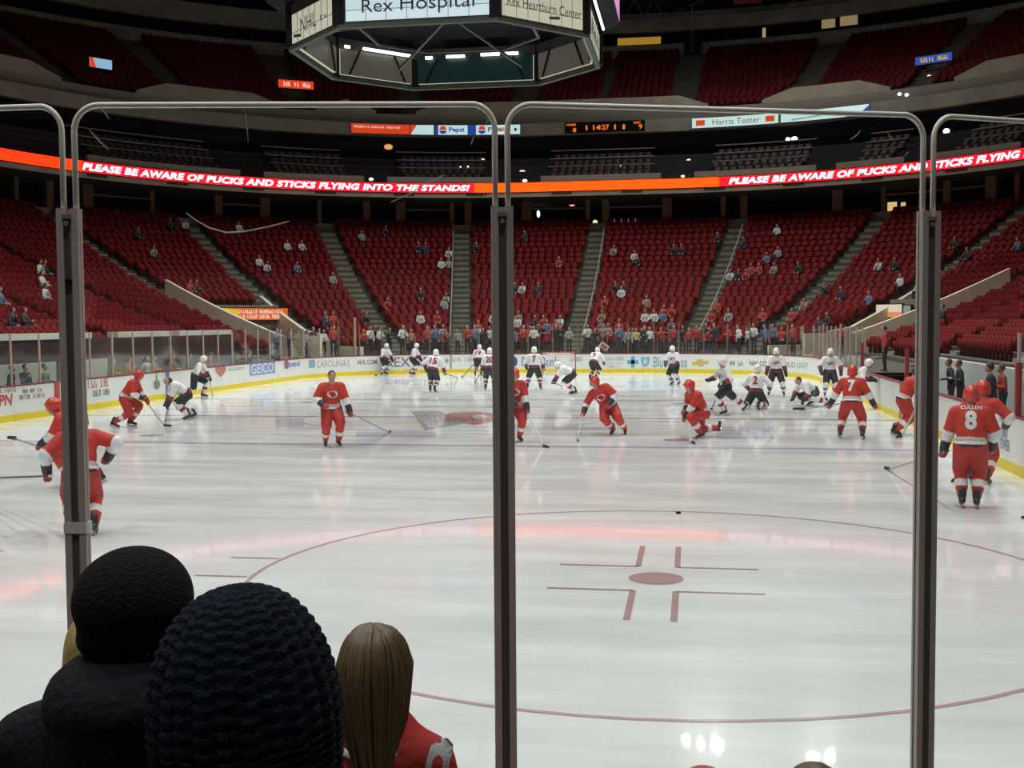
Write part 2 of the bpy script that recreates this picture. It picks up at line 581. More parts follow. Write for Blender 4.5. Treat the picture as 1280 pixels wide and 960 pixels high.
def chord_slab(t0, t1, d0, d1, z0, z1):
    mb = MB()
    a, n = path(t0, d0); b, n2 = path(t1, d0)
    nx, ny = (n[0] + n2[0]) / 2, (n[1] + n2[1]) / 2
    L = math.hypot(nx, ny); nx /= L; ny /= L; th = d1 - d0
    P = [(a[0], a[1]), (b[0], b[1]), (b[0] + nx * th, b[1] + ny * th), (a[0] + nx * th, a[1] + ny * th)]
    mb.hexa([(x, y, z0) for x, y in P] + [(x, y, z1) for x, y in P])
    return mb

def far_glass(t0, t1, top, ptop, pitch, m_post):
    n = max(1, round((t1 - t0) / pitch)); dt = (t1 - t0) / n
    for k in range(n):
        a, b = t0 + k * dt, t0 + (k + 1) * dt
        par = wall_at((a + b) / 2)
        chord_slab(a + 0.02, b - 0.02, 0.05, 0.062, 1.075, top).build('glass_pane', M_GLASS_FAR, par)
    for k in range(n + 1):
        t = t0 + k * dt
        p, nn = path(t, 0.055)
        mb = MB(); mb.box((0, 0, (1.06 + ptop) / 2), (0.05, 0.05, ptop - 1.06))
        mb.build('glass_post', m_post, wall_at(t), (p[0], p[1], 0), (0, 0, math.atan2(nn[1], nn[0])))
M_POSTL = mat('post_pale', (0.50, 0.36, 0.30), 0.5)
far_glass(6.0, T_A1 + 4.4, 2.6, 2.6, 1.5, M_POSTL)
far_glass(T_A1 + 4.4, T_RIGHT - 4.4, 3.5, 2.75, 1.42, mat('post_far', (0.17, 0.12, 0.10), 0.6))
far_glass(T_RIGHT - 4.4, BENCH[0], 2.6, 2.6, 1.5, M_POSTL)
far_glass(BENCH[1], T_A3 - 2, 2.6, 2.6, 1.5, M_POSTL)
# the wider post where the end glass steps down
for t in (T_A1 + 5.5,):
    p, nn = path(t, 0.06)
    MB().box((0, 0, 2.15), (0.12, 0.12, 2.1)).build('end_post', mat('end_post_tan', (0.36, 0.22, 0.16), 0.6), wall_at(t), (p[0], p[1], 0), (0, 0, math.atan2(nn[1], nn[0])))
for y in (Y_END, 29.9, 38.4):
    p, nn = path(t_y(y), 0.05)
    MB().box((0, 0, 1.55), (0.10, 0.10, 1.0)).build('bench_post', mat('bench_post_red', (0.30, 0.03, 0.03), 0.5), WALLS['wall_right'], (p[0], p[1], 0))

# ---- the near glass: tall panes between aluminium posts, pane tops standing free with rounded corners
def t_near(x): return T_A3 + RR * (math.pi / 2 - math.asin((x - CXI) / RR))
NP = [t_near(x) for x in (7.838, 6.525, 5.256)]
NP = [NP[0] - 2.80, NP[0] - 1.40] + NP + [NP[2] + 1.30, NP[2] + 2.60, NP[2] + 3.9]
WN = WALLS['wall_near']
GT, PT = 3.507, 3.20
for k, t in enumerate(NP):
    p, nn = path(t, 0.03)
    ang = math.atan2(nn[1], nn[0])          # local +x points outwards, to the spectators
    post = MB()
    post.box((0.016, -0.0225, (0.9 + PT) / 2), (0.018, 0.021, PT - 0.9))
    post.box((0.016, 0.0225, (0.9 + PT) / 2), (0.018, 0.021, PT - 0.9))
    post.box((-0.012, 0, (1.06 + PT) / 2), (0.01, 0.058, PT - 1.06))
    o = post.build('glass_post', M_POST, WN, (p[0], p[1], 0), (0, 0, ang))
    MB().box((0.006, 0, (0.9 + PT) / 2 - 0.01), (0.026, 0.026, PT - 0.92)).build('post_channel', M_POSTD, o)
    cap = MB(); cap.tube([(0.015, 0.0, PT - 0.045), (0.032, 0.0, PT - 0.045)], 0.008, 8); cap.build('bolt', M_METAL, o)
    MB().box((0.018, 0, PT - 0.025), (0.022, 0.03, 0.012)).build('post_clip', M_METAL, o)
    if abs(t - NP[4]) < 1e-6:
        MB().box((0.006, 0, 2.24), (0.042, 0.07, 0.032)).build('tape_band', M_WHITE, o)
        tb = MB(); tb.tube([(0.016, 0.03, 2.02), (0.016, 0.046, 2.02)], 0.012, 8); tb.build('bolt', M_METAL, o)
        tb = MB(); tb.tube([(0.018, 0.0, 2.98), (0.028, 0.0, 2.98)], 0.01, 8); tb.build('bolt', M_BLACK, o)
PANES = []
for k in range(len(NP) - 1):
    t0, t1 = NP[k] + 0.019, NP[k + 1] - 0.019
    a, n1 = path(t0, 0.03); b, n2 = path(t1, 0.03)
    A = Vector((a[0], a[1], 0)); B = Vector((b[0], b[1], 0))
    L = (B - A).length
    ex = (B - A) / L                        # runs from right to left as the spectators see it
    nz = Vector((0, 0, 1)); nrm = nz.cross(ex)
    if nrm.dot(Vector((n1[0], n1[1], 0))) < 0: nrm = -nrm
    rr = 0.075 if k != 3 else 0.075
    out = [(0, 1.0)] + [(0, GT - rr)]
    for q in range(1, 8): an = math.pi - q * math.pi / 16; out.append((rr + rr * math.cos(an), GT - rr + rr * math.sin(an)))
    out += [(L - rr, GT)] if False else []
    for q in range(0, 9): an = math.pi / 2 - q * math.pi / 16; out.append((L - rr + rr * math.cos(an), GT - rr + rr * math.sin(an)))
    out += [(L, 1.0)]
    mb = MB(); n = len(out)
    for s in (-0.006, 0.006):
        mb.v += [tuple(A + ex * x + nz * z + nrm * s) for x, z in out]
    mb.f = [tuple(range(n)), tuple(reversed(range(n, 2 * n)))] + [(i, i + n, (i + 1) % n + n, (i + 1) % n) for i in range(n)]
    mb.m = [0] * len(mb.f)
    pane = mb.build('glass_pane', M_GLASS, WN)
    ed = MB(); ed.tube([A + ex * x + nz * z for x, z in out[1:-1]] , 0.0072, 6)
    pts = [A + ex * 0 + nz * 3.0] + [A + ex * x + nz * z for x, z in out[1:-1]] + [A + ex * L + nz * 3.0]
    ed = MB(); ed.tube(pts, 0.0088, 8)
    ed.build('pane_edge', M_EDGE, pane, smooth=True)
    PANES.append((A, ex, nrm, L, pane))
# scuffs left on the panes by pucks and sticks
def on_pane(u, v):
    D = ray(u, v)
    best = None
    for A, ex, nrm, L, pane in PANES:
        s = (A - CAM).dot(nrm) / D.dot(nrm)
        q = CAM + D * s
        x = (q - A).dot(ex)
        if -0.02 <= x <= L + 0.02: best = (q + nrm * 0.0075, pane)
    return best
def scuff(px, wd=0.0025):
    pts = [on_pane(u, v) for u, v in px]
    if any(p is None for p in pts): return
    mb = MB(); rs = [wd * (0.35 + 0.65 * math.sin(math.pi * (i + 0.6) / (len(pts) + 0.2))) for i in range(len(pts))]
    mb.tube([p[0] for p in pts], rs, 5)
    mb.build('scuff', M_SCUFF, pts[0][1])
scuff([(233, 266), (246, 276), (262, 285), (283, 291), (305, 290), (335, 284), (362, 277)])
scuff([(489, 253), (512, 243), (530, 231), (556, 219)], 0.0018)
scuff([(113, 163), (124, 176), (136, 187)], 0.002)
scuff([(128, 136), (133, 143), (137, 149)], 0.002)
scuff([(605, 240), (605, 247)], 0.0015)
scuff([(607, 146), (610, 151), (606, 158)], 0.002)
scuff([(1108, 166), (1112, 172), (1116, 176)], 0.0015)
scuff([(1062, 175), (1070, 169), (1074, 164)], 0.0015)
scuff([(1130, 195), (1134, 190)], 0.0015)
scuff([(592, 172), (589, 181)], 0.0018)
scuff([(306, 134), (309, 156), (311, 178)], 0.0012)

# ================================================================== STANDS
D0, DROW, NROW = 3.0, 0.84, 24
def zrow_d(d): return 1.2 + 0.2985 * (d - D0) + 0.00758 * (d - D0) ** 2
ROWD = [D0 + DROW * i for i in range(NROW + 1)]
ROWZ = [zrow_d(d) for d in ROWD]
T_L, T_R = 10.0, T_A3 - 0.3
I_PORT = 8                                  # rows cut away by the two tunnels
PORT = {-1: (theta(-1, 22), theta(-1, 41)), 1: (theta(1, 41), theta(1, 22))}

def steps(i0, i1, lead=None):
    pr = list(lead or [])
    for i in range(i0, i1):
        zp = ROWZ[i - 1] if i > i0 or not lead else lead[-1][1]
        pr += [(ROWD[i], zp), (ROWD[i], ROWZ[i]), (ROWD[i + 1], ROWZ[i])]
    return pr
mb = MB()
BOXES = 51.0 - (RYC - CYI)
for a, b, df in ((T_L, BOXES, 2.7), (BOXES, PORT[-1][0], 0.14), (PORT[-1][1], PORT[1][0], 0.14), (PORT[1][1], BENCH[0], 0.14), (BENCH[0], BENCH[1], 2.6), (BENCH[1], T_R, 0.14)):
    if b <= a: continue
    sweep(steps(0, I_PORT, [(df, 0.0), (df, 1.0), (D0, 1.0)]), a, b, mb, close=False)
sweep(steps(I_PORT, NROW), T_L, T_R, mb, close=False)
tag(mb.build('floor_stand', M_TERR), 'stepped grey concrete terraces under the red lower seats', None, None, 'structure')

AISLES = [theta(-1, a) for a in (3, 22, 41, 60, 79)] + [T_FAR + CXI] + [theta(1, a) for a in (79, 60, 41, 22, 3)]
AISLES += [T_A1 - 8.6, T_A1 - 17.6, T_A1 - 26.6, T_RIGHT + 8.6, T_RIGHT + 17.6, T_RIGHT + 26.6, T_RIGHT + 35.6]
AISLES.sort()
AISLES = [a for a in AISLES if T_L + 1 < a < T_R - 1]
on_portal = lambda t: any(abs(t - e) < 0.01 for s in PORT for e in PORT[s])
def radial(t):
    p, n = path(t, 0)
    return Vector((p[0], p[1], 0)), Vector((n[0], n[1], 0)), Vector((-n[1], n[0], 0))
for t in AISLES:
    p, n, tg = radial(t)
    mb = MB()
    for i in range(I_PORT + 1 if on_portal(t) else 0, NROW):
        for h in (0, 1):
            z0 = ROWZ[i - 1] if i else 1.0
            z = ROWZ[i] if h else (z0 + ROWZ[i]) / 2
            d = ROWD[i] - 0.42 + 0.42 * h
            c = p + n * (d + 0.21 + 0.02)
            rot = Matrix((n, tg, Vector((0, 0, 1)))).transposed()
            mb.box((c.x, c.y, z - 0.2 + 0.01), (0.44, 1.15, 0.4), 0, rot)
    tag(mb.build('floor_aisle', M_STEP), 'steep concrete aisle stair climbing between blocks of red seats', None, None, 'structure')

# tunnels cut into the two far corners
for s in (-1, 1):
    a, b = PORT[s]
    for t in (a, b):
        p, n, tg = radial(t)
        outer = abs(t - theta(s, 22)) < 0.01
        prof = [(0.3, 0.0)] + [(d, zrow_d(max(d, D0)) + (1.0 if outer else 0.14 if d > 5.5 else 0.55 if d > 3.2 else 0.35)) for d in (0.3, 3.0, 4.5, 6.5, 8.5, 10.5, 12.0)] + [(12.0, 0.0)]
        mb = MB(); m_ = len(prof)
        for sg in (-0.12, 0.12):
            mb.v += [tuple(p + n * d + tg * sg + Vector((0, 0, z))) for d, z in prof]
        mb.f = [tuple(range(m_)), tuple(reversed(range(m_, 2 * m_)))] + [(i, i + m_, (i + 1) % m_ + m_, (i + 1) % m_) for i in range(m_)]
        mb.m = [0] * len(mb.f)
        tag(mb.build('wall_tunnel', M_PORTAL), 'beige sloping concrete side wall of a corner tunnel', None, None, 'structure')
    d = ROWD[I_PORT]
    mb = sweep(slab(d, d + 0.25, 2.6, ROWZ[I_PORT] + 0.45), a, b)
    tag(mb.build('wall_tunnel_header', M_CONC), 'concrete header over a corner tunnel mouth', None, None, 'structure')
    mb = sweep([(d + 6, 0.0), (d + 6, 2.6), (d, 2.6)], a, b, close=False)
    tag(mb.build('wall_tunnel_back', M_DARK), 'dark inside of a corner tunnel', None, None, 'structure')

# ledge, concourse, ribbon fascia, club tier, upper deck, press level, roof
def struct(name, mb, m, label):
    return tag(mb.build(name, m), label, None, None, 'structure')
DT = ROWD[-1]
struct('wall_ledge', sweep(slab(DT, DT + 0.2, 9.0, 10.3), T_L, T_R), M_CONC, 'low concrete ledge behind the top row of lower seats')
struct('trim_ledge', sweep(slab(DT - 0.03, DT + 0.23, 10.3, 10.36), T_L, T_R), mat('ledge_pale', (0.34, 0.30, 0.25), 0.7), 'pale capping along the concourse ledge')
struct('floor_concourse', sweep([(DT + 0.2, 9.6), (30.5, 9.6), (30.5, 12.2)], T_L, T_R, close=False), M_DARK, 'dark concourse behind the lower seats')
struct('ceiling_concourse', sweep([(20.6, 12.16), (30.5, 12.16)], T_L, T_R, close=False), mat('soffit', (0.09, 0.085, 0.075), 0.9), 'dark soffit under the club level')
struct('wall_fascia', sweep(slab(20.5, 20.8, 12.16, 13.25), T_L, T_R), M_FASC, 'beige concrete fascia carrying the ribbon display')
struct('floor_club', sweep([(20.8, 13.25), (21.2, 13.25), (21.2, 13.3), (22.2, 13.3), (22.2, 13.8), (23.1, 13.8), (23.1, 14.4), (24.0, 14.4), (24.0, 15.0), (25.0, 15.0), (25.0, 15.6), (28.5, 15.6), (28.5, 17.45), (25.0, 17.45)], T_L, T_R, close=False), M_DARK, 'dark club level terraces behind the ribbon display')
struct('wall_sign_band', sweep(slab(25.0, 25.6, 17.4, 18.35), T_L, T_R), mat('band_concrete', (0.34, 0.31, 0.25), 0.85, noise=(0.8, 0.15)), 'grey band carrying the lit advertising signs')
struct('wall_upper_front', sweep(slab(26.2, 26.6, 18.35, 19.3), T_L, T_R), mat('upper_front', (0.26, 0.24, 0.20), 0.85), 'grey front wall of the upper deck')
UD, UZ, UN = 26.6, 19.3, 18
pr = [(26.6, 18.9)]
for i in range(UN):
    pr += [(UD + 0.85 * i + 0.6, UZ - 0.4 + 0.44 * i), (UD + 0.85 * i + 0.6, UZ + 0.04 + 0.44 * i)]
pr.append((UD + 0.85 * UN + 0.6, UZ - 0.4 + 0.44 * UN))
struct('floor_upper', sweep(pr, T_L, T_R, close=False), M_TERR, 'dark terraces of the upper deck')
UT = UD + 0.85 * UN + 0.6
M_PRESS = mat('press_concrete', (0.26, 0.25, 0.19), 0.9, noise=(0.5, 0.2))
struct('wall_press', sweep(slab(UT, UT + 0.4, 26.0, 28.15), T_L, T_R), M_PRESS, 'olive grey wall above the upper deck seats')
struct('wall_press_upper', sweep(slab(UT + 0.2, UT + 0.8, 29.35, 31.0), T_L, T_R), M_PRESS, 'olive grey beam above the press windows')
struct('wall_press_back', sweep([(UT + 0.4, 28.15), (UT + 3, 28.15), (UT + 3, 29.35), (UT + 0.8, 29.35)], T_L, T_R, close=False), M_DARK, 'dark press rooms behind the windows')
struct('wall_upper_back', sweep([(UT + 0.8, 31.0), (UT + 2.5, 31.0), (UT + 2.5, 41.0)], T_L, T_R, close=False), M_ROOF, 'black wall under the roof')
mb = MB()
rp = [P3(t, UT + 4, 41.0) for t in samples(0, T_ALL - 1e-4, 12, 1.5)]
mb.add(rp, [tuple(range(len(rp)))])
struct('ceiling', mb, M_ROOF, 'black arena roof')
# fascia vents
for u in (122, 222, 317, 407, 505, 595, 702, 790, 893, 992, 1090, 1195):
    t, z = hit(u, 243, 20.5)
    sweep(slab(20.47, 20.52, 12.28, 12.46), t - 0.75 / tscale(t, 20), t + 0.75 / tscale(t, 20)).build('fascia_vent', mat('vent_dark', (0.10, 0.08, 0.07), 0.8), bpy.data.objects['wall_fascia'])
# concourse columns and cross rails
M_COLUMN = mat('column_orange_lit', (0.22, 0.13, 0.08), 0.8)  # orange light on the columns is put into this brown
cols = [20, 62, 110, 190, 273, 331, 399, 458, 501, 565, 585, 658, 735, 757, 834, 904, 930, 1047, 1105, 1184, 1239, 1272]
for i, u in enumerate(cols):
    t, z = hit(u, 270, DT + 0.5)
    wd = (0.16 + 0.1 * ((i * 7) % 3)) / tscale(t, DT)
    struct('trim_%d' % (i + 1), sweep(slab(DT + 0.35, DT + 0.7, 10.36, 12.16), t - wd, t + wd), M_COLUMN, 'rust brown concourse column under the club level')
for i, (u0, u1) in enumerate(((110, 190), (273, 331), (501, 565), (658, 735), (757, 834), (1105, 1184), (1184, 1239))):
    a, _ = hit(u0, 270, DT + 0.5); b, _ = hit(u1, 270, DT + 0.5)
    struct('trim_%d' % (40 + i), sweep(slab(DT + 0.4, DT + 0.6, 11.5, 11.62), a, b), M_COLUMN, 'rust brown beam over a concourse suite opening')
# club level parapet blocks and row rails
M_PARA = mat('parapet', (0.36, 0.30, 0.25), 0.85)
for i, (u0, u1) in enumerate(((110, 300), (330, 455), (484, 622), (676, 826), (868, 1020), (1045, 1130), (1165, 1275))):
    a, _ = hit(u0, 222, 20.9); b, _ = hit(u1, 222, 20.9)
    struct('wall_parapet', sweep(slab(20.85, 21.05, 13.25, 13.72), a, b), M_PARA, 'brown grey parapet block of the club level')
    for d, z in ((23.1, 14.75), (24.0, 15.45), (25.0, 16.2)):
        struct('trim_rail', sweep(slab(d, d + 0.05, z - 0.07, z + 0.0), a + 0.3, b - 0.3), mat('rail_grey', (0.30, 0.29, 0.26), 0.6), 'pale row edge of the club seats')
# upper deck parapets with sloped ends, gaps are the stair mouths
for u0, u1 in ((-40, 78), (172, 352), (395, 470), (520, 885), (952, 1112), (1192, 1330)):
    a, _ = hit(u0, 120, 26.2); b, _ = hit(u1, 120, 26.2)
    mb = MB()
    ts = samples(a, b, 3, 0.7); tt = [ts[0]] + [min(max(x, ts[0] + 0.55), ts[-1] - 0.55) for x in ts] + [ts[-1]]
    tt = sorted(set(tt))
    for t in tt:
        zt = 20.3 - (0.75 if t in (tt[0], tt[-1]) else 0.0)
        mb.v += [P3(t, 26.25, 19.2), P3(t, 26.25, zt), P3(t, 26.6, zt), P3(t, 26.6, 19.2)]
    for i in range(len(tt) - 1):
        for k in range(4):
            q = i * 4; mb.f.append((q + k, q + (k + 1) % 4, q + 4 + (k + 1) % 4, q + 4 + k)); mb.m.append(0)
    struct('wall_upper_parapet', mb, mat('parapet_upper', (0.36, 0.32, 0.24), 0.85, noise=(0.7, 0.15)), 'olive parapet along the front of the upper deck')
# roof truss along the far press level
a, _ = hit(770, 10, UT - 0.5); b, _ = hit(1120, 10, UT - 0.5)
mb = MB(); nT = 9
q = [P3(a + (b - a) * k / nT, UT - 0.6, 30.4) for k in range(nT + 1)]; q2 = [P3(a + (b - a) * k / nT, UT - 0.6, 32.2) for k in range(nT + 1)]
for k in range(nT):
    mb.bar(q[k], q[k + 1], 0.14, 0.14); mb.bar(q2[k], q2[k + 1], 0.14, 0.14)
    mb.bar(q[k] if k % 2 else q2[k], q2[k + 1] if k % 2 else q[k + 1], 0.09, 0.09)
struct('trim_truss', mb, mat('truss_grey', (0.10, 0.10, 0.09), 0.7), 'steel roof truss in front of the press level')
# guard rails at the foot of the far seats
for i, (u0, u1) in enumerate(((553, 612), (643, 705), (735, 850))):
    a, _ = hit(u0, 417, 2.9); b, _ = hit(u1, 417, 2.9)
    mb = MB(); ts = samples(a, b, 1.5, 0.7)
    mb.tube([P3(t, 2.85, 2.2) for t in ts], 0.03, 6)
    for t in ts: mb.tube([P3(t, 2.85, 1.0), P3(t, 2.85, 2.2)], 0.02, 6)
    struct('trim_guard_rail', mb, mat('rail_tan', (0.30, 0.20, 0.16), 0.5), 'thin guard rail at the foot of the far seats')
for t, sg in ((T_FAR + CXI, -1), (theta(-1, 79), 1), (theta(1, 79), -1)):
    p, n, tg = radial(t)
    mb = MB()
    pts = [p + n * d - tg * sg * -0.62 + Vector((0, 0, zrow_d(d) + 0.75)) for d in np.linspace(3.4, 21, 12)]
    mb.tube(pts, 0.03, 6)
    for q in pts[::2]: mb.tube([q, q - Vector((0, 0, 0.9))], 0.025, 6)
    struct('trim_handrail', mb, mat('handrail_grey', (0.36, 0.35, 0.30), 0.5), 'grey handrail down the edge of an aisle')

# score table and penalty boxes behind the left boards: pale ledges
def pale(name, t0, t1, d0, d1, z0, z1, m, lab): return struct(name, sweep(slab(d0, d1, z0, z1), t0, t1), m, lab)
M_PALE = mat('box_wall_pale', (0.70, 0.74, 0.66), 0.6)
M_DKRED = mat('box_wall_dark', (0.06, 0.025, 0.03), 0.7)
tl = lambda y: y - (RYC - CYI)
pale('wall_penalty_back', tl(19), tl(51), 2.55, 2.69, 0.0, 2.36, M_DKRED, 'dark back wall behind the penalty boxes')
for i, (y0, y1) in enumerate(((22, 37.1), (39.1, 43.6), (44.6, 50.5))):
    pale('trim_%d' % (60 + i), tl(y0), tl(y1), 2.45, 2.9, 2.36, 2.58, M_PALE, 'pale ledge on top of the penalty box wall')
for i, (y0, y1) in enumerate(((29.5, 33.0), (33.3, 36.5))):
    pale('trim_%d' % (70 + i), tl(y0), tl(y1), 1.5, 1.56, 0.0, 1.62, mat('box_panel_pale', (0.50, 0.55, 0.48), 0.6), 'pale panel inside the penalty box')
# benches behind the right boards
for i, (y0, y1, d, z0, z1) in enumerate(((15, 29.6, 2.4, 0.0, 1.55), (30.2, 38.2, 2.4, 0.0, 1.55), (8, 18.6, 1.2, 1.0, 1.5))):
    pale('wall_bench_%d' % (i + 1), t_y(y1), t_y(y0), d, d + 0.2, z0, z1, mat('bench_wall', (0.60, 0.68, 0.64), 0.6), 'pale green grey wall behind the players bench')
for i, (y0, y1, d, z) in enumerate(((14, 29.6, 3.3, 2.05), (12, 30, 4.9, 2.75), (12, 26, 8.0, 3.6))):
    pale('trim_%d' % (80 + i), t_y(y1), t_y(y0), d, d + 0.3, z, z + 0.22, mat('bench_ledge', (0.60, 0.62, 0.54), 0.6), 'pale ledge in the stand behind the bench')
pale('floor_bench', t_y(38.2), t_y(19.1), 0.14, 2.4, 0.0, 0.06, M_BLACK, 'black rubber floor of the players bench')

# stands at the near end, under the spectators in front
mb = MB()
sweep([(0.12, 0.0), (0.12, 0.78), (2.6, 0.78), (2.6, 1.0), (3.45, 1.0), (3.45, 1.3), (4.3, 1.3), (4.3, 1.6), (9, 3.4)], T_A3 + 0.5, T_A4 - 0.5, mb, close=False)
struct('floor_near_stand', mb, M_TERR, 'concrete steps the near spectators stand on')

# ================================================================== SEATS
def seat_geo(simple=False):
    mb = MB()
    if simple:
        mb.box((0, 0.16, 0.52), (0.46, 0.06, 0.56), 0, Matrix.Rotation(R(-12), 3, 'X'))
        mb.box((0, 0.02, 0.40), (0.44, 0.09, 0.40), 0, Matrix.Rotation(R(8), 3, 'X'))
    else:
        # back shell with clipped top corners, seat pan tipped up, pedestal foot
        for y0, y1, pts in ((0.10, 0.15, [(-0.23, 0.36), (0.23, 0.36), (0.235, 0.74), (0.17, 0.84), (-0.17, 0.84), (-0.235, 0.74)]),
                            (-0.02, 0.07, [(-0.21, 0.30), (0.21, 0.30), (0.21, 0.60), (0.15, 0.67), (-0.15, 0.67), (-0.21, 0.60)])):
            n = len(pts)
            lean = 0.16 if y0 > 0.05 else -0.06
            V = [(x, y + (z - 0.36) * lean, z) for y in (y0, y1) for x, z in pts]
            mb.add(V, [tuple(range(n)), tuple(reversed(range(n, 2 * n)))] + [(i, i + n, (i + 1) % n + n, (i + 1) % n) for i in range(n)])
        mb.box((0, 0.09, 0.18), (0.07, 0.1, 0.37))
    return np.array(mb.v), mb.f
def seat_spots(t0, t1, d, pitch=0.53):
    ts = np.array(samples(t0, t1, 0.5, 0.1))
    P = np.array([path(t, d)[0] for t in ts])
    s = np.concatenate([[0], np.cumsum(np.hypot(*np.diff(P, axis=0).T))])
    n = int(s[-1] // pitch)
    if n < 1: return []
    st = (s[-1] - (n - 1) * pitch) / 2
    out = []
    for k in range(n):
        t = float(np.interp(st + k * pitch, s, ts))
        p, nn = path(t, d)
        out.append((p[0], p[1], math.atan2(nn[1], nn[0]) - math.pi / 2, t))
    return out
def project(p):
    d = Vector(p) - CAM
    z = d.dot(_F)
    return 640 + F_PX * d.dot(_R) / z, 480 - F_PX * d.dot(_U) / z, z
LOW = []
for i in range(NROW):
    d = ROWD[i] + 0.42
    cuts = [T_L] + AISLES + [T_R]
    for a, b in zip(cuts, cuts[1:]):
        if b - a < 1.5: continue
        mid = (a + b) / 2
        if i < I_PORT + 1 and any(PORT[s][0] < mid < PORT[s][1] for s in PORT): continue
        for x, y, rz, t in seat_spots(a + 0.62 / tscale(a + 0.02, d), b - 0.62 / tscale(b - 0.02, d), d):
            if i < 1 and (t < tl(51) or T_RIGHT + 10 < t): continue
            LOW.append((x, y, ROWZ[i], rz, i, t))
CW, CD, CG, CB, CR, CT, CY = (0.62, 0.64, 0.62), (0.03, 0.032, 0.045), (0.30, 0.33, 0.33), (0.12, 0.18, 0.28), (0.42, 0.05, 0.04), (0.36, 0.22, 0.16), (0.6, 0.52, 0.22)
CN = {CW: 'white', CD: 'black', CG: 'grey', CB: 'blue', CR: 'red', CT: 'tan', CY: 'yellow'}
def where(u, v):
    side = 'far left' if u < 260 else 'left' if u < 520 else 'middle' if u < 760 else 'right' if u < 1000 else 'far right'
    row = 'topmost' if v < 300 else 'upper' if v < 330 else 'middle' if v < 365 else 'lowest'
    return row, side
SEATED = [(361, 304, CW), (377, 305, CW), (339, 335, CW), (370, 336, CB), (453, 294, CG), (486, 291, CD), (518, 308, CD), (527, 308, CD), (559, 318, CW), (552, 332, CW), (562, 332, CG), (595, 307, CD),
          (530, 370, CD), (557, 377, CG), (563, 378, CG), (523, 396, CW), (658, 297, CD), (763, 313, CG), (789, 322, CW), (798, 323, CD), (656, 361, CW), (648, 361, CD), (675, 362, CD), (764, 361, CD), (773, 364, CW), (780, 361, CD),
          (751, 381, CR), (806, 394, CW), (811, 378, CT), (903, 348, CW), (923, 343, CD), (942, 335, CR), (933, 343, CR), (898, 300, CD), (925, 300, CD), (843, 314, CD), (855, 314, CD), (957, 320, CB), (846, 387, CR), (834, 389, CR),
          (966, 319, CG), (969, 333, CG), (998, 336, CD), (947, 336, CR), (1028, 364, CD), (1048, 367, CD), (1081, 376, CB), (1098, 331, CW), (1114, 331, CD), (1129, 354, CW), (1120, 374, CW), (1195, 307, CD), (1208, 316, CD), (1272, 305, CB),
          (1191, 388, CD), (972, 288, CW), (48, 335, CW), (58, 335, CD), (50, 348, CW), (48, 363, CW), (5, 375, CB), (23, 394, CD), (6, 397, CD), (237, 360, CR), (247, 360, CD), (190, 315, CG), (173, 294, CD), (216, 279, CD), (228, 279, CW),
          (323, 325, CW), (301, 285, CW), (620, 322, CD), (700, 330, CR), (890, 380, CR), (470, 380, CR), (415, 350, CG), (640, 395, CG), (990, 385, CT)]
# who sits where: the nearest free seat to each spectator's pixel
LOWA = np.array([s[:3] for s in LOW]); TAKEN = {}
SITTERS = []
def take(q, col, u, lab):
    dd = ((LOWA - np.array(q)) ** 2).sum(1)
    for k in np.argsort(dd)[:8]:
        if int(k) not in TAKEN:
            TAKEN[int(k)] = 1; SITTERS.append((LOW[int(k)], col, u, lab)); return
for u, v, col in SEATED:
    D = ray(u, v); s = 30.0
    while s < 130:
        q = CAM + D * s; d = off(q.x, q.y)
        if D0 - 0.3 < d < DT and q.z < zrow_d(d) + 0.75: break
        s += 0.1
    else: continue
    row, side = where(u, v)
    take((q.x, q.y, q.z - 0.6), col, u, 'spectator in %s seated in the %s %s rows of red seats' % (CN[col], row, side))
rc = random.Random(3)
PAL = [CR, CR, CR, CD, CD, CG, CW, CT, CB, CD]
for k in range(46):
    u = rc.uniform(390, 1055); i = rc.choice((0, 1, 2, 3, 4))
    t, _ = hit(u, 405, ROWD[i] + 0.3); p, n = path(t, ROWD[i] + 0.3)
    if any(PORT[s_][0] < t < PORT[s_][1] for s_ in PORT): continue
    col = rc.choice(PAL)
    side = 'left' if u < 560 else 'middle' if u < 770 else 'right'
    take((p[0], p[1], ROWZ[i]), col, u, 'spectator in %s seated in the front far end rows, %s block' % (CN[col], side))
SV, SF = seat_geo()
mb = MB()
mb.add(SV[:12].tolist(), SF[:8]); mb.box((0, -0.10, 0.41), (0.42, 0.38, 0.06)); mb.box((0, 0.09, 0.18), (0.07, 0.1, 0.37))
SVO, SFO = np.array(mb.v), mb.f
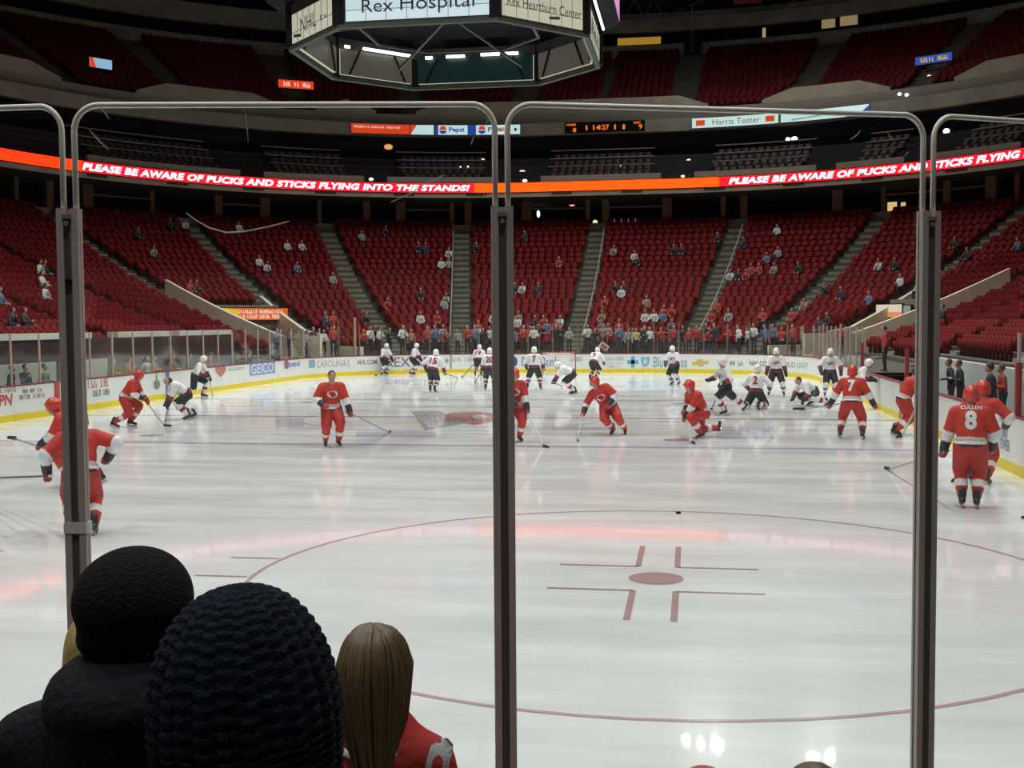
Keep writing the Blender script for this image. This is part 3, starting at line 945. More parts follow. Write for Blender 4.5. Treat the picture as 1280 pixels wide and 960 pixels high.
def bulk(name, spots, V, F, m, extra=None):
    if extra:
        a_ = bulk('part_a', spots, V, F, m); b_ = bulk('part_b', extra[0], extra[1], extra[2], m)
        bm = bmesh.new(); bm.from_mesh(a_.data); bm.from_mesh(b_.data)
        me = bpy.data.meshes.new(name); bm.to_mesh(me); bm.free()
        for o in (a_, b_):
            d_ = o.data; bpy.data.objects.remove(o); bpy.data.meshes.remove(d_)
        return link(name, me, m)
    n = len(V); allv = np.empty((len(spots) * n, 3))
    for k, s in enumerate(spots):
        c, sn = math.cos(s[3]), math.sin(s[3])
        allv[k * n:(k + 1) * n, 0] = V[:, 0] * c - V[:, 1] * sn + s[0]
        allv[k * n:(k + 1) * n, 1] = V[:, 0] * sn + V[:, 1] * c + s[1]
        allv[k * n:(k + 1) * n, 2] = V[:, 2] + s[2]
    nf = len(F); ln = np.array([len(f) for f in F]); flat = np.concatenate([np.array(f) for f in F])
    loops = (flat[None, :] + (np.arange(len(spots)) * n)[:, None]).ravel()
    tot = np.tile(ln, len(spots)); st = np.concatenate([[0], np.cumsum(tot)[:-1]])
    me = bpy.data.meshes.new(name)
    me.vertices.add(len(allv)); me.vertices.foreach_set('co', allv.ravel())
    me.loops.add(len(loops)); me.loops.foreach_set('vertex_index', loops.astype(np.int32))
    me.polygons.add(len(tot)); me.polygons.foreach_set('loop_start', st.astype(np.int32)); me.polygons.foreach_set('loop_total', tot.astype(np.int32))
    me.update(calc_edges=True); me.validate()
    return link(name, me, m)
sc_ = []
for k, s in enumerate(LOW):
    u, v, z = project((s[0], s[1], s[2] + 0.5))
    if k not in TAKEN and 4 < u < 1276 and v < 408 and not (80 < u < 120 or 610 < u < 645 or 1132 < u < 1166): sc_.append((z, k))
sc_.sort()
near = set(k for _, k in sc_[:300])
me_seat = bpy.data.meshes.new('stadium_seat'); me_seat.from_pydata(SV.tolist(), [], SF); me_seat.materials.append(M_SEAT)
for k in sorted(near):
    s = LOW[k]
    o = share('stadium_seat', me_seat, None, s[:3], (0, 0, s[3]))
    tag(o, 'red tip-up seat in the nearest side rows of the lower stand', 'seat', 'nearest red seats of the lower stand')
tag(bulk('seat_rows', [s for k, s in enumerate(LOW) if k not in near and k not in TAKEN], SV, SF, M_SEAT, ([LOW[k] for k in TAKEN], SVO, SFO)), 'rows of empty red tip-up seats filling the lower stand', 'seats', None, 'stuff')
UP = []
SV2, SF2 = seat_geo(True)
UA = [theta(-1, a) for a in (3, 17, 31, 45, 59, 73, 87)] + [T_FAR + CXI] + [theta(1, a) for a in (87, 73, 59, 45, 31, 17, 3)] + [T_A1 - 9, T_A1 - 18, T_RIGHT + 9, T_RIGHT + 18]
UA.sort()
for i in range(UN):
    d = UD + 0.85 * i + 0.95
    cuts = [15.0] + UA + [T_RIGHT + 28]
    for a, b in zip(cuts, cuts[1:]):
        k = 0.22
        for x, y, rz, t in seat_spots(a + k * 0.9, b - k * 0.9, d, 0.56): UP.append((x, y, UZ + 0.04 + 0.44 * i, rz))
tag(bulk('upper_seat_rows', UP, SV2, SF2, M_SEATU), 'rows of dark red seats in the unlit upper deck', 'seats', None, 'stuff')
CL = []
for d, z in ((21.7, 13.3), (22.6, 13.8), (23.55, 14.4), (24.5, 15.0)):
    for u0, u1 in ((110, 300), (330, 455), (484, 622), (676, 826), (868, 1020), (1045, 1130), (1165, 1275)):
        a, _ = hit(u0, 222, 20.9); b, _ = hit(u1, 222, 20.9)
        for x, y, rz, t in seat_spots(a + 0.3, b - 0.3, d, 0.58): CL.append((x, y, z, rz))
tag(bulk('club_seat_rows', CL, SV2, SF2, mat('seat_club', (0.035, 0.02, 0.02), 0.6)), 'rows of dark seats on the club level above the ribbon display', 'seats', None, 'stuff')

# ================================================================== RIBBON DISPLAY
G_ORANGE = glow('led_orange', (1.0, 0.047, 0.0015), 3.2)
G_ORANGE2 = glow('led_orange_red', (1.0, 0.022, 0.0015), 3.0)
G_RED = glow('led_red', (1.0, 0.010, 0.020), 1.6)
G_TEXT = glow('led_white', (1.0, 0.66, 0.86), 3.0)
rib = empty('ribbon_display', (0, 0, 0), 0, 'long curved orange and red ribbon display with white lettering round the stands', 'display')
RZ0, RZ1, RD = 12.53, 13.2, 20.40
def rib_t(u): return hit(u, 233 - abs(u - 650) * 0.045, RD)[0]
t1a, t1b = rib_t(103), rib_t(587)
t2a = rib_t(911); LEN = t1b - t1a
t2b = min(t2a + LEN, T_R)
sweep(slab(RD + 0.02, 20.5, RZ0 - 0.05, RZ1 + 0.05), T_L, T_R).build('housing', M_BLACK, rib)
for a, b, m in ((T_L, t1a, G_ORANGE2), (t1a, t1b + 0.1, G_RED), (t1b + 0.1, t2a - 0.2, G_ORANGE), (t2a - 0.2, t2b, G_RED), (t2b, T_R, G_ORANGE)):
    n = max(1, int((b - a) / 3.0))
    for k in range(n):
        sweep([(RD, RZ0), (RD + 0.02, RZ0), (RD + 0.02, RZ1), (RD, RZ1)], a + (b - a) * k / n + 0.002, a + (b - a) * (k + 1) / n - 0.002, straight=3).build('led_screen', m, rib)
MSG = 'PLEASE BE AWARE OF PUCKS AND STICKS FLYING INTO THE STANDS!'
v, f = text_geo(MSG, 1.0, 0.22, 0.042, 1.06)
v = v * np.array([LEN / v[:, 0].max(), 0.46 / v[:, 1].max()])
for ts_ in (t1a, t2a):
    me = bpy.data.meshes.new('lettering')
    me.from_pydata([P3(ts_ + x, RD - 0.012, RZ0 + 0.105 + y) for x, y in v], [], f)
    link('lettering', me, G_TEXT, rib)

def strokes(a, b, z0, z1, d, words, seed):
    rr = random.Random(seed); mb = MB(); h = z1 - z0
    x = a; pitch = h * 0.62 / tscale((a + b) / 2, d); n = max(3, int((b - a) / pitch)); pitch = (b - a) / n
    gaps = set(int(n * (k + 1) / words) for k in range(words - 1))
    def q(x0, x1, y0, y1):
        i = len(mb.v); mb.v += [P3(x0, d, y0), P3(x1, d, y0), P3(x1, d, y1), P3(x0, d, y1)]; mb.f.append((i, i + 1, i + 2, i + 3)); mb.m.append(0)
    for k in range(n):
        x0 = a + k * pitch
        if k in gaps: continue
        w_ = pitch * 0.24
        q(x0 + pitch * 0.1, x0 + pitch * 0.1 + w_, z0, z1)
        if rr.random() < 0.7: q(x0 + pitch * 0.62, x0 + pitch * 0.62 + w_, z0, z1 - h * rr.choice((0, 0.45)))
        if rr.random() < 0.8: zc = z0 + h * rr.choice((0.0, 0.42, 0.8)); q(x0 + pitch * 0.1 + w_, x0 + pitch * 0.62, zc, zc + h * 0.2)
    return mb
# ================================================================== LIT SIGNS
def px_box(u0, u1, v0, v1, d):
    a, z0 = hit(u0, v1, d); b, _ = hit(u1, v1, d)
    _, z1 = hit(u0, v0, d)
    return a, b, z0, z1
def lit_sign(name, label, u0, u1, d, z0, z1, m, depth=0.15, vv=150):
    a, _ = hit(u0, vv, d); b, _ = hit(u1, vv, d)
    r = empty(name, P3((a + b) / 2, d, z0), 0, label, 'sign')
    def put(o):
        o.matrix_parent_inverse = r.matrix_basis.inverted()
        return o
    put(sweep(slab(d + 0.01, d + depth, z0 - 0.04, z1 + 0.04), a - 0.006, b + 0.006).build('sign_case', M_BLACK, r))
    put(sweep(slab(d, d + 0.012, z0, z1), a, b).build('sign_face', m, r))
    return r, put, a, b
G_COOL = glow('sign_cool_white', (0.62, 0.86, 0.84), 0.85)
G_CREAM = glow('sign_cream', (0.78, 0.82, 0.66), 0.62)
G_SRED = glow('sign_red', (0.90, 0.07, 0.015), 0.75)
G_SBLUE = glow('sign_blue', (0.03, 0.10, 0.55), 0.55)
G_YEL = glow('sign_yellow', (0.85, 0.62, 0.05), 0.7)
G_WH = glow('sign_white', (0.85, 0.88, 0.82), 0.8)
G_DK = mat('sign_dark_print', (0.08, 0.08, 0.09), 0.6)
SD, SZ0, SZ1 = 24.9, 17.52, 18.26
r, put, a, b = lit_sign('lit_sign', 'orange lit sign with thin white line of lettering left of the white panel', 439, 512, SD, SZ0, SZ1, G_SRED)
put(strokes(a + 0.05, b - 0.18, SZ0 + 0.42, SZ0 + 0.58, SD - 0.01, 3, 3).build('print_line', G_WH, r))
r, put, a, b = lit_sign('lit_sign', 'white lit panel between the orange and the blue signs', 513, 542, SD, SZ0, SZ1, G_COOL)
put(wall_shape('sign_wedge', [(a, SZ0), (a, SZ1), (a + (b - a) * 0.28, SZ1)], SD - 0.01, G_SRED, r))
r, put, a, b = lit_sign('lit_sign', 'blue and white lit sign with red and white roundels by the middle post', 544, 650, SD, SZ0, SZ1, G_COOL)
L = b - a
def fpt(x, y): return (a + L * x, SZ0 + (SZ1 - SZ0) * y)
def fbox(x0, x1, y0=0.0, y1=1.0): return [fpt(x0, y0), fpt(x1, y0), fpt(x1, y1), fpt(x0, y1)]
for x0, x1 in ((0.0, 0.035), (0.38, 0.48)):
    put(wall_shape('blue_panel', fbox(x0, x1), SD - 0.008, G_SBLUE, r))
for c0 in (0.09, 0.55):
    put(wall_shape('roundel_top', [fpt(c0 + 0.042 * math.cos(q * math.pi / 12), 0.52 + 0.42 * math.sin(q * math.pi / 12)) for q in range(13)], SD - 0.012, G_SRED, r))
    put(wall_shape('roundel_bottom', [fpt(c0 + 0.042 * math.cos(q * math.pi / 12), 0.44 - 0.36 * math.sin(q * math.pi / 12)) for q in range(13)], SD - 0.012, G_SBLUE, r))
    put(wall_text('lettering', 'Pepsi', fpt(c0 + 0.07, 0)[0], fpt(c0 + 0.25, 0)[0], SZ0 + 0.14, SZ0 + 0.58, SD - 0.014, G_SBLUE, r, bold=0.03))
put(wall_shape('yellow_band', fbox(0.72, 0.86, 0.3, 0.75), SD - 0.009, G_YEL, r))
put(wall_shape('dark_mark', fbox(0.93, 0.96, 0.35, 0.65), SD - 0.010, G_DK, r))
r, put, a, b = lit_sign('lit_sign', 'long white lit sign with red lettering and two red squares on the right', 865, 973, SD, SZ0, SZ1, G_COOL)
L = b - a
for fx in (0.045, 0.85):
    put(wall_shape('red_square', [(a + L * fx, SZ0 + 0.16), (a + L * (fx + 0.105), SZ0 + 0.16), (a + L * (fx + 0.105), SZ1 - 0.16), (a + L * fx, SZ1 - 0.16)], SD - 0.01, G_SRED, r))
put(wall_text('lettering', 'Harris Teeter', a + L * 0.24, a + L * 0.79, SZ0 + 0.17, SZ0 + 0.6, SD - 0.012, glow('sign_red_print', (0.45, 0.10, 0.04), 0.5), r))
r, put, a, b = lit_sign('lit_sign', 'white lit sign with a blue tip climbing to the right end of the band', 976, 1086, SD, SZ0, SZ1, G_COOL)
put(wall_shape('sign_tip', [(b - 0.45, SZ0), (b, SZ0), (b, SZ1 - 0.1), (b - 0.15, SZ0 + 0.2)], SD - 0.01, G_SBLUE, r))
put(wall_shape('sign_stroke', [(a + 0.2, SZ0 + 0.1), (b - 0.7, SZ0 + 0.3), (b - 0.4, SZ0 + 0.42), (b - 0.7, SZ0 + 0.36), (a + 0.2, SZ0 + 0.2)], SD - 0.01, glow('sign_green', (0.30, 0.55, 0.42), 0.5), r))
# scoreboard clock
G_DIG = glow('clock_digits', (1.0, 0.17, 0.02), 1.1)
a, _ = hit(706, 160, SD); b, _ = hit(806, 160, SD)
ck = empty('score_clock', P3((a + b) / 2, SD, 17.5), 0, 'small black score clock with glowing orange digits on the sign band', 'clock')
def put(o):
    o.matrix_parent_inverse = ck.matrix_basis.inverted(); return o
put(sweep(slab(SD, SD + 0.15, 17.48, 18.3), a, b).build('clock_case', M_BLACK, ck))
L = b - a
for s, f0, f1, z0, z1 in (('8', .10, .145, 17.54, 17.86), ('1', .265, .285, 17.66, 18.02), ('14', .355, .45, 17.64, 18.04), (':', .455, .465, 17.70, 17.96), ('27', .47, .555, 17.64, 18.04),
                          ('1', .62, .64, 17.64, 18.02), ('1', .725, .755, 17.64, 18.00), ('9', .925, .97, 17.62, 17.98)):
    put(wall_text('clock_digits', s, a + L * f0, a + L * f1, z0, z1, SD - 0.01, G_DIG, ck, bold=0.02))
for s, f0, f1, z0, z1 in (('HOME', .02, .14, 18.02, 18.2), ('GUEST', .86, .95, 18.02, 18.2)):
    put(wall_text('clock_word', s, a + L * f0, a + L * f1, z0, z1, SD - 0.01, G_DIG, ck, bold=0.02))

def small_sign(label, u0, u1, v0, v1, d, m, txt=None, tm=None, lines=1):
    a, b, z0, z1 = px_box(u0, u1, v0, v1, d)
    r = empty('lit_sign', P3((a + b) / 2, d, z0), 0, label, 'sign')
    def put(o):
        o.matrix_parent_inverse = r.matrix_basis.inverted(); return o
    put(sweep(slab(d + 0.01, d + 0.2, z0 - 0.05, z1 + 0.05), a - 0.006, b + 0.006).build('sign_case', M_BLACK, r))
    put(sweep(slab(d, d + 0.015, z0, z1), a, b).build('sign_face', m, r))
    if txt:
        n = len(txt); h = (z1 - z0) / (n + 0.35)
        for k, s in enumerate(txt):
            put(strokes(a + (b - a) * (0.2 if n > 1 else 0.14), b - (b - a) * 0.08, z1 - h * (k + 1) - h * 0.05, z1 - h * k - h * 0.3, d - 0.012, s, k + 5).build('print_line', tm, r))
    return r, put, a, b, z0, z1
small_sign('blue lit sign with yellow lettering over an upper deck stair mouth', 1144, 1190, 72, 82, 30.0, G_SBLUE, [2], G_YEL)
r, put, a, b, z0, z1 = small_sign('small pale blue and orange lit sign on the dark upper left deck', 112, 140, 71, 83, 30.0, glow('sign_ice_blue', (0.30, 0.55, 0.75), 0.8))
put(wall_shape('orange_end', [(a, z0), (a + (b - a) * 0.3, z0), (a + (b - a) * 0.15, z1), (a, z1)], 29.98, G_SRED, r))
small_sign('red lit sign with white line on the upper deck left of the scoreboard', 348, 392, 99, 109, 30.0, G_SRED, [3], G_WH)
r, put, a, b, z0, z1 = small_sign('orange and yellow lit sign with white lettering over the left tunnel', 278, 360, 385, 400, ROWD[I_PORT] - 0.3, glow('sign_orange', (0.90, 0.14, 0.01), 0.75), [2, 4], G_WH)
put(wall_shape('yellow_flash', [(a, z1), (a + (b - a) * 0.3, z1 - 0.1), (a + (b - a) * 0.2, z0 + 0.1)], ROWD[I_PORT] - 0.32, G_YEL, r))
r, put, a, b, z0, z1 = small_sign('white and orange lit sign over the right tunnel', 1095, 1127, 381, 397, ROWD[I_PORT] - 0.3, glow('sign_warm', (0.85, 0.72, 0.58), 0.75))
put(wall_shape('orange_band', [(a, z0), (b, z0), (b, z0 + (z1 - z0) * 0.42), (a, z0 + (z1 - z0) * 0.42)], ROWD[I_PORT] - 0.32, glow('sign_peach', (0.9, 0.33, 0.12), 0.7), r))
small_sign('pale lit notice beside the right tunnel sign', 1129, 1138, 382, 395, ROWD[I_PORT] - 0.3, glow('sign_grey', (0.42, 0.42, 0.40), 0.5))
# screens and lamps seen in the concourse, the club level and the press rooms
def lamp(name, label, u0, u1, v0, v1, d, col, st, cat='lamp', group=None):
    a, b, z0, z1 = px_box(u0, u1, v0, v1, d)
    c = Vector(P3((a + b) / 2, d, (z0 + z1) / 2)); p, n, tg = radial((a + b) / 2)
    rw, rh = (Vector(P3(b, d, 0)) - Vector(P3(a, d, 0))).length / 2, (z1 - z0) / 2
    mb = MB(); N = 10
    for k, (s, y) in enumerate(((0.35, -0.1), (1.0, -0.05), (1.0, 0.03), (0.5, 0.12))):
        mb.v += [(rw * s * math.cos(2 * math.pi * q / N), y, rh * s * math.sin(2 * math.pi * q / N)) for q in range(N)]
    for k in range(3):
        for q in range(N): mb.f.append((k * N + q, k * N + (q + 1) % N, (k + 1) * N + (q + 1) % N, (k + 1) * N + q)); mb.m.append(0)
    mb.f += [tuple(reversed(range(N))), tuple(range(3 * N, 4 * N))]; mb.m += [0, 0]
    o = mb.build(name, glow('lamp_glow_%d_%d' % (u0, v0), col, st), None, c, (0, 0, math.atan2(n.y, n.x) - math.pi / 2))
    return tag(o, label, cat, group)
WARM, COLD = (1.0, 0.80, 0.62), (0.9, 0.95, 1.0)
lamp('bulkhead_lamp', 'white lamp low in the club level right beside the middle post', 649, 657, 213, 217, 24.0, WARM, 3)
lamp('bulkhead_lamp', 'white lamp just above the ribbon right of the middle post', 653, 659, 224, 228, 21.3, WARM, 2.5)
lamp('bulkhead_lamp', 'white lamp in the club level left of the middle post', 574, 588, 207, 211, 24.0, COLD, 1.8)
lamp('bulkhead_lamp', 'faint lamp on the upper club row left of the middle post', 600, 606, 198, 201, 25.0, WARM, 1.2)
lamp('bulkhead_lamp', 'orange lamp above the ribbon over the word INTO', 461, 467, 222, 226, 21.3, WARM, 1.6)
lamp('wall_lamp', 'orange glow lamp below the red end of the sign band', 480, 491, 180, 187, 26.0, (1.0, 0.5, 0.12), 0.8)
lamp('bulkhead_lamp', 'topmost of three warm lamps in the club stair', 858, 864, 199, 203, 25.0, WARM, 2.5)
lamp('bulkhead_lamp', 'middle of three warm lamps in the club stair', 851, 857, 209, 213, 24.0, WARM, 2)
lamp('bulkhead_lamp', 'lowest of three warm lamps in the club stair', 851, 856, 219, 222, 22.0, WARM, 2)
lamp('spot_lamp', 'left of a pair of white lamps under the sloping white sign', 982, 988, 172, 177, 26.0, COLD, 3)
lamp('spot_lamp', 'right of a pair of white lamps under the sloping white sign', 989, 997, 171, 176, 26.0, COLD, 3)
lamp('spot_lamp', 'bright white lamp beyond the right hand glass pane', 1179, 1187, 161, 168, 26.0, COLD, 3)
lamp('spot_lamp', 'small orange lamp beside the bright one beyond the right pane', 1187, 1192, 166, 170, 26.0, WARM, 1.2)
lamp('spot_lamp', 'red lamp at the right edge above the ribbon', 1276, 1284, 149, 155, 26.0, (1.0, 0.4, 0.3), 2)
lamp('spot_lamp', 'left of two white lamps on the upper right deck front', 1122, 1127, 116, 120, 26.2, COLD, 1.8)
lamp('spot_lamp', 'right of two white lamps on the upper right deck front', 1131, 1136, 117, 121, 26.2, COLD, 1.8)
lamp('spot_lamp', 'small lamp in the stair mouth under the blue sign', 1159, 1164, 94, 97, 30.0, WARM, 1.5)
lamp('spot_lamp', 'tiny blue white lamp on the club rows right of centre', 775, 781, 206, 209, 24.0, COLD, 1.6)
lamp('wall_lamp', 'red white lamp under the ribbon in the concourse', 711, 719, 251, 258, 27.0, (1.0, 0.45, 0.35), 1.4)
lamp('wall_lamp', 'narrow white lamp in the concourse right of the middle post', 671, 675, 263, 272, 27.0, COLD, 2)
lamp('wall_lamp', 'yellow lamp at the head of the middle aisle', 741, 747, 275, 280, 26.0, (1.0, 0.8, 0.4), 1.2)
lamp('wall_lamp', 'dim red lamp in the concourse on the left', 328, 338, 262, 266, 27.0, (1.0, 0.35, 0.25), 0.6)
small_sign('purple screen glowing in the concourse behind the top row', 764, 799, 274, 280, 26.5, glow('screen_purple', (0.42, 0.16, 0.50), 0.5))
small_sign('yellow lit kiosk front in the concourse beside the right post', 1108, 1121, 253, 264, 26.5, glow('kiosk_yellow', (0.9, 0.66, 0.28), 0.8))
small_sign('small yellow lit kiosk front next to the larger one', 1126, 1132, 253, 263, 26.5, glow('kiosk_yellow_small', (0.9, 0.60, 0.26), 0.8))
small_sign('pale counter front at the top of the left aisle', 421, 458, 274, 283, DT + 0.3, mat('counter_pale', (0.24, 0.21, 0.18), 0.7))
small_sign('pale counter front at the top of the right aisle', 1058, 1084, 262, 271, DT + 0.3, mat('counter_pale', (0.24, 0.21, 0.18), 0.7))
PD = UT + 0.45
small_sign('long lit yellow press window beside the scoreboard', 772, 826, 48, 57, PD, glow('press_yellow', (0.55, 0.30, 0.03), 0.55))
small_sign('narrow lit press window in the dark strip', 953, 957, 35, 47, PD, glow('press_warm', (0.6, 0.42, 0.25), 0.6))
small_sign('left of two cream lit press windows on the upper right', 1027, 1044, 25, 36, PD, glow('press_cream', (0.36, 0.27, 0.13), 0.6))
small_sign('right of two cream lit press windows on the upper right', 1050, 1072, 21, 33, PD, glow('press_cream2', (0.36, 0.27, 0.13), 0.6))
# dark loudspeaker box hung at the press level, red banner above
a, b, z0, z1 = px_box(855, 875, 46, 67, UT - 1.0)
r = empty('loudspeaker', P3((a + b) / 2, UT - 1.0, z0), 0, 'dark hanging loudspeaker box in front of the press level', 'speaker')
for o in (sweep(slab(UT - 1.0, UT - 0.3, z0, z1), a, b).build('cabinet', M_BLACK, r), sweep(slab(UT - 1.02, UT - 1.0, z0 + 0.1, z1 - 0.1), a + 0.1, b - 0.1).build('grille', mat('grille_dark', (0.03, 0.035, 0.04), 0.7), r),
          MB().bar(P3((a + b) / 2, UT - 0.6, z1), P3((a + b) / 2, UT - 0.6, z1 + 3), 0.05, 0.05).build('hanger', M_METAL, r)):
    o.matrix_parent_inverse = r.matrix_basis.inverted()
a, b, z0, z1 = px_box(917, 952, -20, 6, UT - 2)
mb = sweep(slab(UT - 2, UT - 1.95, z0 + 0.0, z1), a, b)
tag(mb.build('banner', [mat('banner_red', (0.30, 0.05, 0.05), 0.8)]), 'red hanging banner cut by the top of the picture', 'banner')

# ================================================================== CENTRE SCOREBOARD
SBZ = 10.62
sb = empty('scoreboard', (0, 30.4, SBZ), 0, 'eight sided scoreboard with lit advert panels hung over centre ice', 'scoreboard')
OCT = [(-2.15, -4.15), (2.15, -4.15), (4.3, -1.95), (4.3, 1.95), (2.15, 4.15), (-2.15, 4.15), (-4.3, 1.95), (-4.3, -1.95)]
def octring(r0, r1, z0, z1):
    mb = MB()
    for i in range(8):
        (x0, y0), (x1, y1) = OCT[i], OCT[(i + 1) % 8]
        P = [(x0 * r0, y0 * r0), (x1 * r0, y1 * r0), (x1 * r1, y1 * r1), (x0 * r1, y0 * r1)]
        mb.hexa([(x, y, z0) for x, y in P] + [(x, y, z1) for x, y in P])
    return mb
M_SBF = mat('scoreboard_frame', (0.035, 0.042, 0.035), 0.6, noise=(1.5, 0.2))
octring(0.965, 1.0, 0.0, 0.09).build('bottom_rim', mat('scoreboard_rim', (0.065, 0.078, 0.06), 0.7, spec=0.2), sb)
octring(0.97, 0.99, 0.09, 0.17).build('lower_frame', M_SBF, sb)
octring(0.95, 0.985, 0.98, 1.3).build('upper_frame', M_SBF, sb)
octring(1.0, 1.13, 1.35, 4.6).build('video_housing', M_BLACK, sb)
octring(0.3, 0.96, 1.6, 1.65).build('inner_deck', M_BLACK, sb)
G_P = [glow('panel_cool', (0.66, 0.82, 0.86), 0.72), glow('panel_cream', (0.66, 0.66, 0.50), 0.62)]
G_PB = glow('panel_back_cream', (0.34, 0.32, 0.25), 0.10)
G_TEAL = glow('panel_back_green_lit', (0.02, 0.08, 0.075), 0.10)  # teal glow stands for green light on the far panel's back
M_PRINT = mat('panel_print', (0.03, 0.03, 0.10), 0.6)
M_PRINT2 = mat('panel_print_grey', (0.10, 0.10, 0.09), 0.6)
M_PRINT3 = mat('panel_print_blue', (0.05, 0.10, 0.28), 0.6)
FACES = {}
for i in range(8):
    (x0, y0), (x1, y1) = OCT[i], OCT[(i + 1) % 8]
    A = Vector((x0, y0, 0)); B = Vector((x1, y1, 0)); ex = (B - A).normalized(); L = (B - A).length
    nrm = Vector((ex.y, -ex.x, 0))
    ins = 0.22
    z0, z1 = 0.17, 0.97
    def pt(s, z, o): return tuple(A + ex * s + nrm * o + Vector((0, 0, z)))
    mb = MB(); mb.hexa([pt(ins, z0, -0.22), pt(L - ins, z0, -0.22), pt(L - ins, z0, -0.02), pt(ins, z0, -0.02), pt(ins, z1, -0.22), pt(L - ins, z1, -0.22), pt(L - ins, z1, -0.02), pt(ins, z1, -0.02)])
    front = i in (0,)
    panel = mb.build('advert_panel', G_P[0] if front else G_P[1], sb)
    mb = MB(); mb.hexa([pt(ins, z0, -0.26), pt(L - ins, z0, -0.26), pt(L - ins, z0, -0.222), pt(ins, z0, -0.222), pt(ins, z1, -0.26), pt(L - ins, z1, -0.26), pt(L - ins, z1, -0.222), pt(ins, z1, -0.222)])
    mb.build('panel_back', G_TEAL if i == 4 else G_PB, panel)
    mb = MB()
    nb = 7
    for k in range(1, nb): mb.bar(pt(ins + (L - 2 * ins) * k / nb, z0, -0.012), pt(ins + (L - 2 * ins) * k / nb, z1, -0.012), 0.014, 0.014)
    mb.bar(pt(ins, (z0 + z1) / 2 - 0.12, -0.012), pt(L - ins, (z0 + z1) / 2 - 0.12, -0.012), 0.014, 0.014)
    mb.build('panel_mesh', mat('mesh_grey', (0.28, 0.28, 0.27), 0.6), panel)
    mb = MB(); mb.bar(pt(0.0, 0.1, -0.12), pt(0.0, 1.4, -0.12), 0.3, 0.2); mb.build('corner_post', M_BLACK, sb)
    mb = MB(); mb.bar(pt(0.5, z0, -0.3), pt(0.9, z1, -0.3), 0.05, 0.05); mb.build('back_brace', M_BLACK, sb); mb = MB(); mb.bar(pt(L - 0.5, z0, -0.3), pt(L - 0.9, z1, -0.3), 0.05, 0.05)
    mb.build('back_brace', M_BLACK, sb)
    def face_text(s, m, f0, f1, g0, g1, **k):
        v, f = fit_text(s, (L - 2 * ins) * (f1 - f0), (z1 - z0) * (g1 - g0), **k)
        me = bpy.data.meshes.new('lettering')
        me.from_pydata([pt(ins + (L - 2 * ins) * f0 + x, z0 + (z1 - z0) * g0 + y, -0.004) for x, y in v], [], f)
        link('lettering', me, m, panel)
    if i == 0:
        face_text('Rex', M_PRINT, 0.116, 0.335, 0.25, 0.68); face_text('Hospital', M_PRINT, 0.385, 0.895, 0.13, 0.72)
    if i == 1: face_text('Rex Heartburn Center', M_PRINT2, 0.03, 0.98, 0.34, 0.66)
    if i == 7:
        face_text('NHL', M_PRINT2, 0.22, 0.60, 0.22, 0.72); face_text('t', M_PRINT3, 0.68, 0.75, 0.3, 0.5); face_text('v', M_PRINT3, 0.77, 0.85, 0.3, 0.46)
    if i in (2, 3): face_text('Rex', M_PRINT2, 0.2, 0.8, 0.25, 0.75)
# video screens above the panels, pinkish picture on the right face
for i in (1, 2):
    (x0, y0), (x1, y1) = OCT[i], OCT[(i + 1) % 8]
    P = [(x0 * 1.135 * .98 + x1 * .02, y0 * 1.135 * .98 + y1 * .02), (x1 * 1.135 * .98 + x0 * .02, y1 * 1.135 * .98 + y0 * .02)]
    if i == 2:
        mb = MB(); mb.add([(P[0][0], P[0][1], 1.42), (P[1][0], P[1][1], 1.42), (P[1][0], P[1][1], 4.4), (P[0][0], P[0][1], 4.4)], [(0, 1, 2, 3)])
        mb.build('video_screen', glow('video_pink', (0.62, 0.28, 0.55), 0.8), sb)
mb = MB()
for q in ((-2.6, -1.0), (2.4, -1.2), (-1.4, 0.8), (1.2, 0.9)): mb.bar((0, 0, 1.3), (q[0] * 1.5, q[1] * 2.6, 0.25), 0.07, 0.07)
mb.build('inner_beam', M_SBF, sb)
octring(0.57, 0.59, 0.8, 0.87).build('inner_ring', M_SBF, sb)
G_TUBE = glow('tube_white', (0.95, 1.0, 1.0), 2.6)
def sb_lamp(i, f0, f1, z):
    (x0, y0), (x1, y1) = OCT[i], OCT[(i + 1) % 8]
    A = Vector((x0, y0, 0)) * 0.90; B = Vector((x1, y1, 0)) * 0.90
    mb = MB(); mb.tube([A + (B - A) * f0 + Vector((0, 0, z)), A + (B - A) * f1 + Vector((0, 0, z))], 0.05, 8)
    mb.build('tube_lamp', G_TUBE, sb)
sb_lamp(5, 0.08, 0.72, 1.02)
sb_lamp(4, 0.12, 0.24, 1.0); sb_lamp(4, 0.28, 0.44, 1.0); sb_lamp(4, 0.58, 0.74, 0.98); sb_lamp(4, 0.86, 0.92, 0.97)
sb_lamp(5, 0.90, 0.96, 1.0)
sb_lamp(3, 0.04, 0.08, 1.0)
(x0, y0), (x1, y1) = OCT[2], OCT[3]
MB().bar((x0 + 0.12, y0 + 0.2, 1.08), (x1 + 0.12, y1 - 0.4, 1.08), 0.06, 0.06).build('tube_lamp', G_TUBE, sb)
mb = MB()
for x, y in ((-3, -3), (3, -3), (3, 3), (-3, 3)): mb.bar((x, y, 4.5), (x * 0.8, y * 0.8, 30.3), 0.05, 0.05)
mb.build('hanging_cable', M_METAL, sb)
mb = MB(); mb.box((0, 0, 5.2), (5.5, 5.5, 1.4)); mb.build('winch_frame', M_SBF, sb)

